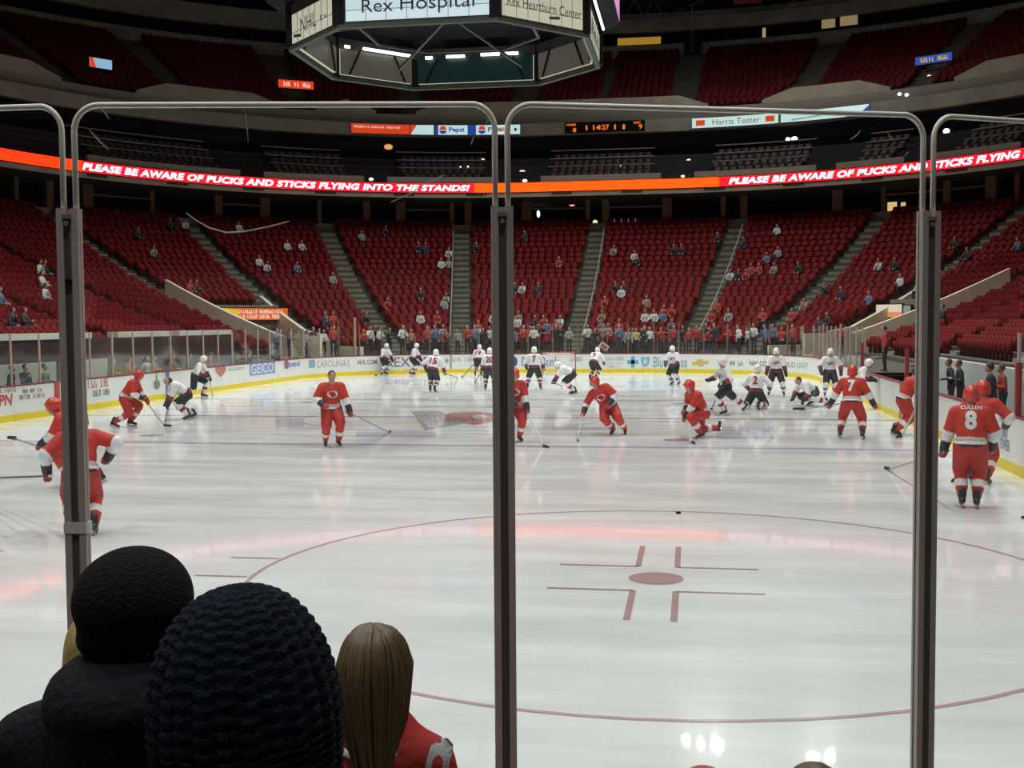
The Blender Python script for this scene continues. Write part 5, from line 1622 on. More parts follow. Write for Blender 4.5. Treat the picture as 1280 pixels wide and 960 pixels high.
def make_stick(label, grip, tip, top, dark, blade_dir=None):
    """shaft from above the grip to the heel, then a taped blade lying on the ice"""
    d = (tip - grip)
    flat = Vector((d.x, d.y, 0))
    flat = flat.normalized() if flat.length > 0.05 else Vector((1, 0, 0))
    bd = blade_dir or flat
    heel = tip - bd * 0.27
    if tip.z < 0.05: heel.z = 0.035
    ax = (grip - heel).normalized()
    L = (grip - heel).length
    end = grip + ax * max(0.25, min(1.42 - L, 0.75))
    r = empty('hockey_stick', (heel.x, heel.y, heel.z), 0, label, 'hockey stick')
    o = Vector(heel)
    MB().bar((0, 0, 0), end - o, 0.034, 0.026).build('shaft', SHAFT_D if dark else SHAFT_L, r)
    MB().bar(end - o - ax * 0.14, end - o + ax * 0.012, 0.04, 0.034).build('grip_tape', TAPE_B if not dark else mat('tape_white', (0.7, 0.7, 0.68), 0.7), r)
    mb = MB(); sd = Vector((-bd.y, bd.x, 0)); N = 6
    for k in range(N + 1):
        f = k / N; c = bd * (0.30 * f - 0.02) + sd * (0.035 * f * f)
        hgt = 0.075 - 0.01 * f if k < N else 0.05
        for s in (-0.007, 0.007):
            mb.v += [tuple(c + sd * s + Vector((0, 0, -0.03 + 0.01 * f))), tuple(c + sd * s + Vector((0, 0, -0.03 + hgt)))]
    for k in range(N):
        q = 4 * k
        mb.f += [(q, q + 4, q + 5, q + 1), (q + 2, q + 3, q + 7, q + 6), (q + 1, q + 5, q + 7, q + 3), (q, q + 2, q + 6, q + 4)]; mb.m += [0] * 4
    mb.f += [(0, 1, 3, 2), (4 * N, 4 * N + 2, 4 * N + 3, 4 * N + 1)]; mb.m += [0, 0]
    mb.build('blade', TAPE_B, r)
    return r

# ================================================================== PLAYERS ON THE ICE
def toward(px=None, turn=0, loc=None):
    g = ground(*px) if loc is None else Vector(loc)
    d = CAM - g
    return math.atan2(-d.x, d.y) + R(turn)
def at_y(u, v, y):
    d = ray(u, v)
    return CAM + d * ((y - CAM.y) / d.y)
def pl(label, px, team, turn=0, loc=None, **k):
    return player(label, px, team, head=toward(px, turn, loc), loc=loc, **k)

pl('red hockey player seen from behind, half hidden by the left glass post', (103, 668), 'r', 180, hip=0.88, lean=22, feet=((-0.14, 0.05), (0.16, -0.05)), vox=0.02,
   hands=((-0.43, 0.22, 0.86), (0.36, 0.16, 1.02)), number='2', stick=('dark stick reaching out of the left edge of the picture', (-75, 600), True, 0, 1))
pl('bent red hockey player facing left beyond the one behind the left post', (101, 607), 'r', -95, hip=0.85, lean=38, feet=((-0.2, 0.15), (0.2, -0.25)), vox=0.022,
   hands=((-0.1, 0.62, 0.78), (0.16, 0.5, 0.86)), stick=('white shafted stick held up with its black blade at the left', tuple(at_y(12, 547, 16.0)), False, 0, 1))
pl('red hockey player bending forward to the right near the left boards', (157, 533), 'r', 80, hip=0.84, lean=36, feet=((-0.2, 0.16), (0.2, -0.22)), number='5',
   hands=((-0.18, 0.56, 0.72), (0.14, 0.48, 0.80)), stick=('grey stick pointing right from the player by the left boards', (213, 534), False, 0))
pl('bareheaded red hockey player gliding towards us left of the middle', (415, 558), 'r', 8, hip=0.93, lean=10, feet=((-0.15, 0.1), (0.13, -0.08)), vox=0.02, helmet=False, front=True,
   hands=((-0.40, 0.24, 0.80), (0.22, 0.30, 0.98)), stick=('grey stick with black blade held out by the bareheaded player', (490, 541), False, 0))
pl('red hockey player coming forward, cut by the middle glass post', (641, 552), 'r', 14, hip=0.92, lean=16, feet=((-0.16, 0.1), (0.17, -0.1)), vox=0.022, front=True,
   hands=((-0.28, 0.36, 0.74), (-0.02, 0.34, 0.92)), stick=('grey stick reaching right of the middle post', (684, 561), False, 0))
pl('red hockey player leaning hard into a turn right of the middle post', (771, 543), 'r', -12, hip=0.74, lean=24, side=28, hipx=0.20, feet=((-0.20, 0.0), (0.12, 0.02)), vox=0.021, front=True,
   hands=((0.12, 0.34, 0.80), (0.80, 0.24, 0.56)), look=-10, stick=('pale stick held by the player leaning into a turn', (721, 553), False, 1, 1))
pl('crouching red hockey player with one knee bent low, facing left', (880, 547), 'r', -58, hip=0.66, lean=32, hipy=0.05, feet=((-0.16, 0.22), (0.14, -0.42, 0.06)), vox=0.021,
   hands=((0.02, 0.56, 0.48), (0.22, 0.40, 0.66)), number='1', stick=('stick standing in front of the crouching red player', (867, 556), False, 0))
pl('red hockey player number 7 skating away from us', (1064, 548), 'r', 176, hip=0.90, lean=16, feet=((-0.26, 0.02), (0.27, -0.06)), vox=0.02, number='7',
   hands=((-0.55, 0.24, 0.74), (0.50, 0.22, 0.82)), stick=('stick with a black blade raised left of player number 7', tuple(at_y(992, 511, 25.8)), False, 0, 1))
pl('red hockey player number 8 standing with his back to us on the right', (1212, 634), 'r', 180, hip=0.97, lean=8, feet=((-0.11, 0.0), (0.10, -0.02)), vox=0.017, number='8', nameplate='CULLEN',
   hands=((-0.38, 0.18, 0.86), (0.30, 0.24, 0.90)), feet_out=4, stick=('stick lying out to the left of player number 8', (1108, 587), False, 0, 1))
pl('red hockey player standing just beyond number 8, half hidden', None, 'r', 170, loc=(12.05, 17.6, 0), hip=0.92, lean=14, feet=((-0.14, 0.0), (0.15, -0.1)), vox=0.022,
   hands=((-0.32, 0.24, 0.95), (0.36, 0.30, 1.0)), stick=('pale stick between the legs of the two right hand red players', (1187, 604), False, 0, 1))
pl('bareheaded red hockey player leaning over the boards by the bench', None, 'r', 112, loc=(12.25, 26.1, 0), hip=0.90, lean=26, feet=((-0.15, -0.1), (0.15, -0.2)), helmet=False, vox=0.022,
   hands=((-0.24, 0.40, 1.05), (0.22, 0.40, 1.05)), stick=('stick leaning at the right boards by the bareheaded player', (11.9, 25.2, 0.0), False, 1, 1))

WB = dict(team='w', vox=0.03)
pl('white hockey player skating right along the left boards', None, turn=70, loc=(-12.1, 38.9, 0), hip=0.86, lean=30, feet=((-0.15, 0.3), (0.15, -0.4)), hands=((-0.1, 0.55, 0.75), (0.2, 0.45, 0.85)), number='2',
   stick=('stick pushed along the left boards by a white player', (-11.9, 40.1, 0.0), False, 0), **WB)
pl('bareheaded white hockey player bent double beside the left boards', None, turn=-75, loc=(-8.0, 29.3, 0), hip=0.78, lean=58, feet=((-0.25, 0.1), (0.25, -0.2)), hands=((-0.15, 0.62, 0.45), (0.15, 0.58, 0.5)), helmet=False, nod=-40,
   stick=('dark stick by the bent white player at the left', (205, 529), True, 0, 1), **WB)
pl('white hockey player by the far boards, leftmost of the far group', (480, 468), turn=40, hip=0.9, lean=20, hands=((-0.3, 0.4, 0.8), (0.1, 0.4, 0.9)), stick=('stick of the leftmost far white player', (468, 470), False, 0, 1), **WB)
pl('white hockey player in front of the large dark advert letters', (516, 468), turn=70, hip=0.9, lean=20, hands=((-0.2, 0.45, 0.8), (0.1, 0.4, 0.9)), **WB)
pl('white hockey player seen from behind nearer than the far boards, left of the middle post', (541, 490), turn=165, hip=0.92, lean=18, side=8, feet=((-0.1, 0.0), (0.12, -0.06)), number='15',
   hands=((-0.36, 0.25, 0.95), (0.42, 0.34, 0.8)), stick=('stick pointing right of the white player left of the middle post', (572, 473), True, 1, 1), **WB)
pl('white hockey player at the far boards just left of the middle post', (598, 470), turn=165, hip=0.86, lean=24, number='19', hands=((-0.3, 0.4, 0.75), (0.3, 0.4, 0.75)),
   stick=('stick in front of the far white player by the middle post', (576, 472), True, 0, 1), **WB)
pl('white hockey player half covered by the middle glass post', (612, 488), turn=175, hip=0.93, lean=14, number='20', hands=((-0.36, 0.3, 0.8), (0.36, 0.3, 0.9)), stick=('stick low beside the middle post', (594, 478), True, 0, 1), **WB)
pl('white hockey player number 7 standing legs apart before the goal', (668, 487), turn=180, hip=0.94, lean=8, feet=((-0.30, 0.0), (0.26, -0.02)), number='7', hands=((-0.34, 0.30, 0.95), (0.40, 0.32, 0.9)),
   stick=('stick standing beside white player number 7', (678, 474), True, 1, 1), **WB)
pl('white hockey player bending at the right of the goal', (742, 475), turn=150, hip=0.86, lean=36, number='9', hands=((-0.3, 0.5, 0.7), (0.3, 0.5, 0.8)), **WB)
pl('white hockey player bent low behind the leaning red player', None, turn=-80, loc=(2.4, 41.9, 0), hip=0.82, lean=66, hands=((-0.15, 0.85, 0.45), (0.1, 0.7, 0.5)), number='4',
   stick=('stick on the ice before the low white player', (703, 483), True, 0), **WB)
pl('white hockey player with dark yoke standing by the far right adverts', (843, 481), turn=-30, hip=0.9, lean=14, feet=((-0.2, 0), (0.2, -0.1)), front=True, hands=((-0.2, 0.35, 0.85), (0.25, 0.35, 0.9)), **WB)
pl('tall white hockey player striding with his back leg stretched to the right', (907, 518), turn=-62, hip=0.86, lean=8, feet=((-0.1, 0.14), (0.16, -0.76, 0.03)), front=True, hands=((-0.3, 0.30, 0.95), (0.30, 0.42, 1.05)), team='w', vox=0.024,
   stick=('dark stick of the striding white player', (889, 512), True, 0, 1))
pl('white hockey player kneeling behind the striding one', (945, 511), turn=160, hip=0.56, lean=12, feet=((-0.18, -0.5, 0.02), (0.2, -0.3)), number='2', hands=((-0.34, 0.3, 0.6), (0.36, 0.28, 0.65)), team='w', vox=0.026)
pl('white hockey player standing square, left of player number 7 in red', (970, 494), turn=0, hip=0.94, lean=8, feet=((-0.28, 0), (0.26, 0)), front=True, hands=((-0.36, 0.28, 0.85), (0.36, 0.28, 0.85)), **WB)
pl('white hockey player stretching down on the ice left of red number 7', (1017, 507), turn=-60, hip=0.50, lean=62, feet=((-0.5, -0.15), (0.42, -0.1)), hands=((-0.3, 0.55, 0.2), (0.3, 0.6, 0.25)), helmet=False, team='w', vox=0.026)
pl('white hockey player standing at the visitor bench gate', None, turn=10, loc=(12.2, 41.0, 0), hip=0.93, lean=8, front=True, hands=((-0.36, 0.28, 0.9), (0.36, 0.28, 0.9)), **WB)
pl('white hockey player leaning on the right boards beside red number 7', None, turn=75, loc=(12.3, 34.6, 0), hip=0.86, lean=34, feet=((-0.2, -0.3), (0.2, 0.0)), hands=((-0.2, 0.5, 0.95), (0.2, 0.5, 0.95)), team='w', vox=0.026)
# puck on the ice
for u, v, lab in ((848, 642, 'black puck lying on the far edge of the face-off circle'), (1280, 648, 'black puck at the right edge of the picture'), (107, 513, 'black puck by the left boards')):
    g = ground(u, v)
    tag(MB().lathe([(0, 0.0), (0.036, 0.0), (0.038, 0.004), (0.038, 0.022), (0.036, 0.026), (0, 0.026)], 16).build('puck', M_BLACK, None, (g.x, g.y, 0.004)), lab, 'puck')

# ================================================================== CROWD
COAT = mat('coat_any', (0.5, 0.5, 0.5), 0.8, objcol=True, noise=(6, 0.15))
TROU = mat('trousers_dark', (0.03, 0.033, 0.05), 0.8)
HAIRB = mat('hair_brown', (0.10, 0.055, 0.03), 0.6)
def civ(seated, hands, hair=HAIRD, vox=0.036, lean=4):
    b = Body()
    hz = 0.50 if seated else 0.92
    u = nrm(V3(0, math.sin(R(lean)), math.cos(R(lean))))
    pel = V3(0, 0, hz); neck = pel + u * 0.52
    b.ell(pel + u * 0.16, (0.165, 0.12, 0.22), 0).ell(pel + u * 0.36, (0.185, 0.12, 0.17), 0)
    b.cap(neck - u * 0.06 + V3(-0.14, 0, 0), neck - u * 0.06 + V3(0.14, 0, 0), 0.075, 0.075, 0)
    b.ell(pel, (0.165, 0.125, 0.12), 3)
    for sx in (-1, 1):
        hj = pel + V3(sx * 0.09, 0, -0.02)
        if seated: kn = V3(sx * 0.13, 0.42, 0.50); an = V3(sx * 0.14, 0.40, 0.08)
        else: kn = V3(sx * 0.10, 0.03, 0.50); an = V3(sx * 0.11, -0.01, 0.08)
        b.cap(hj, kn, 0.088, 0.065, 3).cap(kn, an, 0.062, 0.045, 3).cap(an + V3(0, -0.03, -0.035), an + V3(0, 0.15, -0.045), 0.04, 0.035, 3)
        sh = neck - u * 0.08 + V3(sx * 0.175, 0, 0)
        el, wr = ik(sh, hands[0 if sx < 0 else 1], 0.28, 0.25, (sx * 0.6, -0.5, -0.5))
        b.cap(sh, el, 0.06, 0.05, 0).cap(el, wr, 0.047, 0.04, 0).ell(wr + nrm(wr - el) * 0.06, (0.038, 0.042, 0.06), 1)
        for q in (-0.02, 0.0, 0.02): b.cap(wr + nrm(wr - el) * 0.09 + V3(q, 0, 0), wr + nrm(wr - el) * 0.15 + V3(q, 0.01, -0.01), 0.011, 0.009, 1)
    hc = neck + V3(0, 0.03, 0.17)
    b.cap(neck - u * 0.02, hc - V3(0, 0, 0.06), 0.055, 0.05, 1)
    b.ell(hc, (0.075, 0.095, 0.115), 1).ell(hc + V3(0, 0.035, -0.06), (0.05, 0.05, 0.05), 1).cap(hc + V3(0, 0.09, 0.0), hc + V3(0, 0.108, -0.03), 0.012, 0.016, 1)
    b.ell(hc + V3(0, -0.022, 0.03), (0.087, 0.095, 0.105), 2)
    me = b.mesh('body', vox, 0.025)
    for m in (COAT, SKIN, hair, TROU): me.materials.append(m)
    return me
SIT = [civ(True, ((-0.14, 0.36, 0.6), (0.14, 0.36, 0.6))), civ(True, ((-0.2, 0.3, 0.58), (0.08, 0.3, 0.75)), HAIRB, lean=-4), civ(True, ((-0.05, 0.25, 0.9), (0.16, 0.38, 0.6)), lean=12)]
STD = [civ(False, ((-0.24, 0.05, 0.85), (0.24, 0.05, 0.85))), civ(False, ((-0.12, 0.25, 1.15), (0.12, 0.25, 1.15)), HAIRB), civ(False, ((-0.22, 0.08, 0.86), (0.05, 0.24, 1.3)), lean=2), civ(False, ((-0.2, 0.3, 1.1), (0.24, 0.05, 0.85)), HAIRB, lean=8)]
CROWD = {}
def spectator(me, loc, rz, col, label, u, s=1.0):
    o = share('person', me, None, loc, (0, 0, rz), (s, s, s))
    o.color = (*col, 1)
    CROWD.setdefault(label, []).append((u, o))
    return tag(o, label, 'person')
for k, (s, col, u, lab) in enumerate(SITTERS):
    p = Vector((s[0], s[1], s[2])) + Vector((math.sin(s[3]), -math.cos(s[3]), 0)) * 0.05
    spectator(SIT[k % 3], p, s[3] + math.pi, col, lab, u)
# people standing behind the far glass
rc = random.Random(3)
PAL = [CR, CR, CR, CD, CD, CG, CW, CT, CB, CD]
fixed = {787: CG, 812: CW, 833: CW, 492: CW, 588: CR, 799: CY, 920: CW, 668: CW, 575: CG}
us = list(range(384, 1062, 10))
for k, u in enumerate(us):
    u = u + rc.uniform(-3, 3)
    if rc.random() < 0.16: continue
    rowd = (0.75, 1.4, 2.1)[k % 3]
    t, _ = hit(u, 425, rowd)
    if any(abs(t - e_) < 0.5 for s_ in PORT for e_ in PORT[s_]): continue
    p, n = path(t, rowd)
    col = rc.choice(PAL)
    for fu, fc in fixed.items():
        if abs(fu - u) < 5: col = fc; rowd = 0.7; p, n = path(t, rowd)
    side = 'left of the goal' if u < 560 else 'behind the goal' if u < 770 else 'right of the goal' if u < 920 else 'in the right corner'
    spectator(rc.choice(STD), (p[0], p[1], 1.0), math.atan2(n[1], n[0]) + math.pi / 2 + rc.uniform(-0.5, 0.5), col, 'spectator in %s standing at the far glass %s' % (CN[col], side), u, rc.uniform(0.86, 1.02))
for k, (u, col) in enumerate(((182, CW), (191, CT), (160, CR), (214, CT), (236, CD), (262, CR), (30, CD), (52, CG), (12, CD), (140, CD), (290, CD), (310, CG), (345, CB), (362, CD))):
    t, _ = hit(u, 440, 0.9); p, n = path(t, 0.9)
    if any(abs(t - e_) < 0.5 for s_ in PORT for e_ in PORT[s_]): continue
    z = 0.0 if t < BOXES or PORT[-1][0] < t < PORT[-1][1] else 1.0
    spectator(STD[k % 4], (p[0], p[1], z), math.atan2(n[1], n[0]) + math.pi / 2 + 0.3 * (k % 3 - 1), col, 'spectator in %s behind the left glass %s' % (CN[col], ('under the pale ledge' if u < 260 else 'near the tunnel mouth')), u, 0.95)
# hand-held red and white card among the people behind the goal
t, z = hit(755, 433, 0.45); c = Vector(P3(t, 0.45, z))
card = empty('hand_held_card', c, 0, 'red and white card held up tilted behind the far glass, right of the goal', 'card')
MB().box((0, 0, 0), (0.52, 0.012, 0.34), 0, Matrix.Rotation(R(38), 3, 'Y')).build('card_sheet', M_WHITE, card)
MB().box((0, -0.008, 0), (0.40, 0.004, 0.22), 0, Matrix.Rotation(R(38), 3, 'Y')).build('card_print', mat('card_red', (0.50, 0.10, 0.09), 0.7), card)
# by the benches
for k, (u, y, d, col, lab) in enumerate(((1240, None, 1.1, CD, 'person in a dark suit standing on the right hand bench'), (1201, None, 1.7, CD, 'person in dark clothes low behind the bench wall left of the suit'),
                                        (1108, 33.2, 1.2, CW, 'person in white standing on the visitor bench'), (1121, 32.0, 1.7, CD, 'person in black beside the one in white on the visitor bench'), (1099, 35.0, 1.5, CT, 'person in tan at the back of the visitor bench'),
                                        (1254, None, 2.0, CR, 'person in red behind the one in the dark suit'), (1073, 39.5, 1.0, CR, 'person in red at the gate post in the far right corner'))):
    if y is None: y = min(np.arange(16, 40, 0.05), key=lambda q: abs(project(P3(t_y(q), d, 1.3))[0] - u))
    p, n = path(t_y(y), d)
    spectator(STD[k % 4], (p[0], p[1], 0.06 if 19 < y < 38.3 else 1.0), R(70 if k == 0 else 90), col, lab, u, 1.03 if k == 0 else 0.95)

ORD = ['leftmost', 'second from left', 'third from left', 'fourth from left', 'fifth from left', 'sixth from left', 'seventh from left', 'eighth from left', 'ninth from left', 'tenth from left', 'eleventh from left', 'twelfth from left', 'thirteenth from left', 'fourteenth from left']
for lab, lst in CROWD.items():
    if len(lst) < 2: continue
    lst.sort(key=lambda q: q[0])
    for k, (u, o) in enumerate(lst):
        o['label'] = '%s, %s' % (ORD[k] if k < len(lst) - 1 else 'rightmost', lab)
        o['group'] = lab.replace('spectator in', 'spectators in')

# ================================================================== SPECTATORS RIGHT IN FRONT OF THE CAMERA
WOOL = mat('wool_navy', (0.006, 0.009, 0.016), 0.95, noise=(60, 0.5), bump=(220, 0.5), spec=0.15)
WOOL_B = mat('wool_black', (0.006, 0.0065, 0.009), 0.95, bump=(160, 0.5), spec=0.15)
COATB = mat('coat_black', (0.005, 0.006, 0.010), 0.8, bump=(50, 0.35), spec=0.2)
JEANS = mat('jeans_dark', (0.02, 0.03, 0.06), 0.85)
FLOOR_N = 0.78
def knit_hat(name, half, ht, parent, c, m, ribs=30, rows=26, tilt=(0, 0, 0), yk=1.12, slouch=0.0):
    """ribbed knit cap: courses of stitches running up to the crown, deep ribs between"""
    NU, NV = ribs * 8, rows * 4
    P = np.zeros((NV + 1, NU, 3))
    for j in range(NV + 1):
        f = j / NV
        if f < 0.42: r = half * (0.93 + 0.07 * math.sin(f / 0.42 * math.pi / 2)); z = f / 0.42 * ht * 0.40
        else:
            a = (f - 0.42) / 0.58 * math.pi / 2
            r = half * math.cos(a) ** 0.86 if f < 1 else 0.0; z = ht * 0.40 + ht * 0.60 * math.sin(a)
        for i in range(NU):
            ph = 2 * math.pi * i / NU
            row = abs(math.sin(f * rows * math.pi + (int(i * ribs / NU) % 2) * 0.9))
            rib = abs(math.sin(ph * ribs / 2))
            rr_ = r * (1 - 0.045 + 0.05 * rib ** 0.7 * (0.7 + 0.3 * row)) + 0.0028 * row * (r > 0.01)
            P[j, i] = (rr_ * math.cos(ph), rr_ * math.sin(ph) * yk, z + slouch * (f ** 2) * 0 + 0.002 * row)
    V = P.reshape(-1, 3)
    F = [(j * NU + i, j * NU + (i + 1) % NU, (j + 1) * NU + (i + 1) % NU, (j + 1) * NU + i) for j in range(NV) for i in range(NU)]
    me = bpy.data.meshes.new(name); me.from_pydata(V.tolist(), [], F)
    return link(name, me, m, parent, c, tilt, True)

def grown(label, hc, z0, mats, hood=False, wide=0.2, vox=0.018, arms_down=True, hscale=1.0):
    """standing adult or child seen from behind; hc is the head centre in the world, z0 the floor"""
    root = empty('person', (hc.x, hc.y, z0), 0, label, 'person')
    H = hc.z - z0; s = H / 1.62
    b = Body()
    neck = V3(0, -0.01, H - 0.17 * hscale); pel = V3(0, 0.0, H * 0.57)
    b.ell((pel + neck) / 2 + V3(0, 0, 0.06 * s), (wide * 0.95, 0.135 * s, 0.30 * s), 0).ell(pel, (wide * 0.86, 0.14 * s, 0.17 * s), 0)
    b.cap(neck + V3(-wide * 0.72, 0, -0.085 * s), neck + V3(wide * 0.72, 0, -0.085 * s), 0.085 * s, 0.085 * s, 0)
    b.cap(neck + V3(0, 0, -0.04 * s), neck + V3(0, 0, -0.02 * s), 0.11 * s, 0.08 * s, 0)
    for sx in (-1, 1):
        sh = neck + V3(sx * wide * 0.95, 0, -0.10 * s)
        el, wr = ik(sh, sh + V3(sx * 0.04, 0.16 * s, -0.50 * s), 0.29 * s, 0.26 * s, (sx * 0.5, -1, 0))
        b.cap(sh, el, 0.075 * s, 0.062 * s, 0).cap(el, wr, 0.06 * s, 0.05 * s, 0)
        dd = nrm(wr - el); b.ell(wr + dd * 0.06 * s, (0.035 * s, 0.045 * s, 0.055 * s), 1)
        for q, ln in ((-0.03, 0.05), (-0.01, 0.062), (0.01, 0.06), (0.03, 0.045)):
            k0 = wr + dd * 0.09 * s + V3(0, q * s, 0); b.cap(k0, k0 + dd * ln * s, 0.0105 * s, 0.009 * s, 1)
        b.cap(wr + dd * 0.04 * s + V3(0, 0.04 * s, 0), wr + dd * 0.09 * s + V3(-sx * 0.01, 0.055 * s, 0), 0.012 * s, 0.01 * s, 1)
        hj = pel + V3(sx * 0.09 * s, 0, -0.04); kn = V3(sx * 0.10 * s, 0.03, H * 0.3); an = V3(sx * 0.11 * s, 0, 0.09)
        b.cap(hj, kn, 0.095 * s, 0.07 * s, 3).cap(kn, an, 0.065 * s, 0.05 * s, 3).cap(an + V3(0, -0.04, -0.04), an + V3(0, 0.15 * s, -0.045), 0.045 * s, 0.04 * s, 3)
    h0 = V3(0, 0, H); e = hscale
    b.cap(neck - V3(0, 0, 0.03), h0 - V3(0, 0, 0.05), 0.058 * e, 0.055 * e, 1)
    b.ell(h0, (0.077 * e, 0.098 * e, 0.115 * e), 1).ell(h0 + V3(0, 0.04 * e, -0.07 * e), (0.05 * e, 0.05 * e, 0.05 * e), 1)
    b.cap(h0 + V3(0, 0.095, 0.01) * e, h0 + V3(0, 0.118, -0.022) * e, 0.012 * e, 0.017 * e, 1)
    for sx in (-1, 1): b.ell(h0 + V3(sx * 0.08, -0.005, -0.005) * e, (0.014 * e, 0.026 * e, 0.035 * e), 1)
    if hood:
        b.ell(neck + V3(0.012, -0.06, 0.03), (0.125, 0.12, 0.075), 2).ell(neck + V3(0, -0.02, 0.06), (0.115, 0.125, 0.05), 2)
    link('body', b.mesh('body', vox, 0.03), mats, root)
    for sx in (-1, 1): share('eye', ME_EYE, root, tuple(h0 + V3(sx * 0.032, 0.094, 0.012) * e))
    share('mouth', ME_LIP, root, tuple(h0 + V3(0, 0.092, -0.062) * e))
    return root, H, neck
def at_d(u, v, dist): return CAM + ray(u, v) * dist

# big dark knit hat, nearest
hc = at_d(318, 880, 1.38)
root, H, neck = grown('person in a big dark ribbed knit hat, nearest to us', hc, FLOOR_N, [COATB, SKIN, COATB, JEANS], wide=0.2)
knit_hat('knit_hat', 0.111, 0.262, root, (0, -0.01, H - 0.115), WOOL, ribs=26, rows=24, tilt=(R(4), R(-2), 0), yk=1.1)
# the one at the left with black cap and thick hood
hc = at_d(168, 765, 2.02)
root, H, neck = grown('person in a black cap and a black coat with a bulky hood, at the left', hc, FLOOR_N, [COATB, SKIN, COATB, JEANS], hood=True, wide=0.24)
root.rotation_euler = (0, 0, R(-8))
b = Body()
b.ell((0.004, -0.008, 0.032), (0.094, 0.112, 0.086), 0).ell((0.016, -0.02, 0.02), (0.092, 0.105, 0.072), 0).ell((0, -0.01, -0.035), (0.083, 0.106, 0.045), 0)
cap_me = b.mesh('black_cap', 0.009, 0.02)
link('black_cap', cap_me, WOOL_B, root, (0, 0, H))
# the girl with long fair hair and red jersey
hc = at_d(470, 838, 2.86)
C_RED = mat('child_jersey_red', (0.42, 0.028, 0.02), 0.8, noise=(12, 0.12), bump=(40, 0.2))
root, H, neck = grown('girl with long fair hair and a red hockey jersey at the glass', hc, FLOOR_N, [C_RED, SKIN, C_RED, JEANS], wide=0.155, vox=0.014, hscale=0.86)
HAIRF = mat('hair_fair', (0.095, 0.06, 0.028), 0.5, noise=(25, 0.35))  # fair hair darkened, its backlit shadow put into the colour
e = 0.86
b = Body()
b.ell((0, -0.012, H + 0.022), (0.084, 0.100, 0.100), 0)
b.ell((0, -0.045, H - 0.05), (0.088, 0.075, 0.12), 0).ell((0.012, -0.065, H - 0.15), (0.064, 0.05, 0.10), 0).ell((0.022, -0.085, H - 0.25), (0.040, 0.030, 0.11), 0)
hair = link('hair', b.mesh('hair', 0.012, 0.03), HAIRF, root)
mb = MB(); rh_ = random.Random(5)
for k in range(170):
    a = rh_.uniform(-1.9, 1.9)                     # round the back of the head
    sx, sy = math.sin(a), -math.cos(a)
    if sy > 0.35: continue
    L = rh_.uniform(0.20, 0.40); pts = []
    for q in range(9):
        f = q / 8; z = H + 0.118 * math.cos(f * 1.4) ** 0.5 * (1 if f < 0.35 else 0) if False else H + 0.124 - L * 1.25 * f ** 1.5
        if z > H + 0.02:
            w_ = math.sqrt(max(0.0, 1 - ((z - H - 0.022) / 0.1025) ** 2))
            x = 0.087 * w_ * sx; y = -0.012 + 0.103 * w_ * sy
        else:
            k_ = min((H + 0.02 - z) / 0.3, 1.0)
            x = (0.093 - 0.012 * k_ - 0.040 * k_ ** 2) * sx + 0.022 * k_ ** 2; y = -0.05 * k_ - 0.012 + (0.116 - 0.056 * k_) * sy
        pts.append((x, y, z))
    mb.tube(pts, [0.0016, 0.003, 0.0034, 0.0034, 0.0034, 0.0032, 0.003, 0.0022, 0.0008], 4)
tag(mb.build('hair_strands', [mat('hair_fair_light', (0.13, 0.085, 0.038), 0.45)], root, smooth=True), None, None, None, 'stuff')
# collar, sleeve crest and lettering of the jersey
mb = MB(); mb.tube([(0.095 * math.cos(R(a)), -0.012 - 0.085 * math.sin(R(a)), neck[2] - 0.02 - 0.02 * math.sin(R(a))) for a in range(-10, 191, 20)], 0.013, 8)
mb.build('collar', M_WHITE, root, smooth=True)
def press_on(nm, poly, m, x0, z0):
    bod = [c for c in root.children if c.name.startswith('body')][0]
    me = bod.data
    bv = BVHTree.FromPolygons([v.co[:] for v in me.vertices], [tuple(p.vertices) for p in me.polygons])
    bm = bmesh.new(); bm.faces.new([bm.verts.new((x, z, 0)) for x, z in poly])
    for _ in range(5):
        bmesh.ops.triangulate(bm, faces=bm.faces[:])
        lng = [e_ for e_ in bm.edges if e_.calc_length() > 0.012]
        if not lng: break
        bmesh.ops.subdivide_edges(bm, edges=lng, cuts=1)
    bmesh.ops.triangulate(bm, faces=bm.faces[:])
    bm.verts.index_update()
    poly = [(v.co.x, v.co.y) for v in bm.verts]; tri = [tuple(v.index for v in f_.verts) for f_ in bm.faces]; bm.free()
    pts = []
    for x, z in poly:
        h = bv.ray_cast(Vector((x0 + x, -1, z0 + z)), Vector((0, 1, 0)))
        pts.append(tuple((h[0] if h[0] else Vector((x0 + x, 0, z0 + z))) + Vector((0, -0.006, 0))))
    mm = bpy.data.meshes.new(nm); mm.from_pydata(pts, [], tri)
    return link(nm, mm, m, root)
cz = neck[2] - 0.115
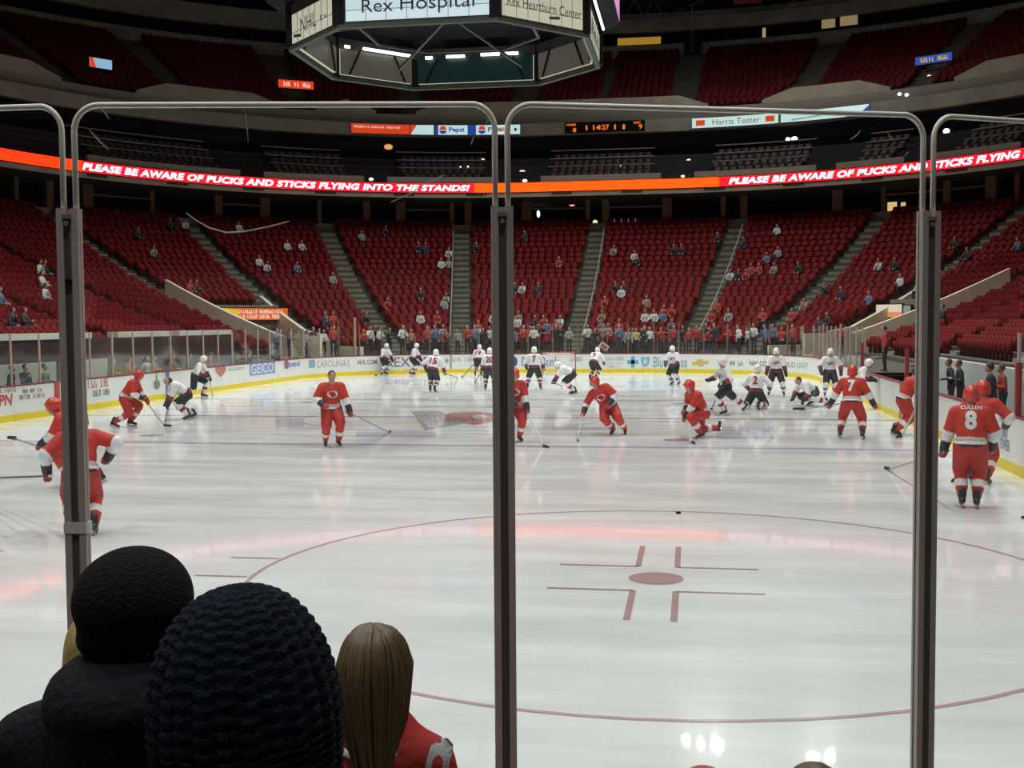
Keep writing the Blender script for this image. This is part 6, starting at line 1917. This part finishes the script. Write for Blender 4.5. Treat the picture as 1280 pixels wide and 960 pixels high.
press_on('sleeve_crest', [(-0.035, -0.045), (0.0, -0.055), (0.03, -0.03), (0.034, 0.03), (0.02, 0.045), (-0.012, 0.042), (-0.02, 0.0)], mat('crest_grey', (0.42, 0.43, 0.45), 0.6), 0.163, cz + 0.055)
o = press_on('crest_eye', [(0.012 * math.cos(k * math.pi / 6), 0.022 * math.sin(k * math.pi / 6)) for k in range(12)], C_RED, 0.170, cz + 0.055); o.location.y = -0.004
o = press_on('crest_flag', [(-0.03, -0.012), (0.004, -0.004), (-0.004, -0.028)], M_BLACK, 0.148, cz + 0.03); o.location.y = -0.005
press_on('shoulder_print', [(-0.055, -0.022), (0.05, -0.026), (0.05, 0.014), (-0.055, 0.018)], mat('print_grey', (0.42, 0.36, 0.36), 0.7), -0.045, cz + 0.02)
# fair haired head beyond the hooded coat, and two small heads at the bottom edge
hc = at_d(134, 815, 2.55)
root, H, neck = grown('fair haired child mostly hidden behind the black cap', hc, FLOOR_N, [COATB, SKIN, COATB, JEANS], wide=0.15, hscale=0.8)
HAIRY = mat('hair_yellow', (0.42, 0.30, 0.11), 0.5, noise=(25, 0.25))
b = Body(); b.ell((0, -0.012, H + 0.015), (0.082, 0.095, 0.095), 0).ell((0, -0.035, H - 0.05), (0.080, 0.07, 0.08), 0)
link('hair', b.mesh('hair', 0.014, 0.03), HAIRY, root)
for (u, v, dist, lab, hm) in ((1018, 952, 2.95, 'top of a brown haired head at the bottom edge on the right', HAIRF), (880, 957, 2.95, 'top of a pinkish hat just showing at the bottom edge', mat('hat_pink', (0.40, 0.10, 0.12), 0.85))):
    tp = at_d(u, v, dist); hc = tp - Vector((0, 0, 0.10))
    root, H, neck = grown(lab, hc, FLOOR_N, [C_RED, SKIN, C_RED, JEANS], wide=0.13, hscale=0.8)
    b = Body(); b.ell((0, -0.012, H + 0.012), (0.082, 0.095, 0.088), 0).ell((0, -0.03, H - 0.04), (0.078, 0.068, 0.07), 0)
    link('hair' if 'hair' in lab else 'hat', b.mesh('hair', 0.014, 0.03), hm, root)
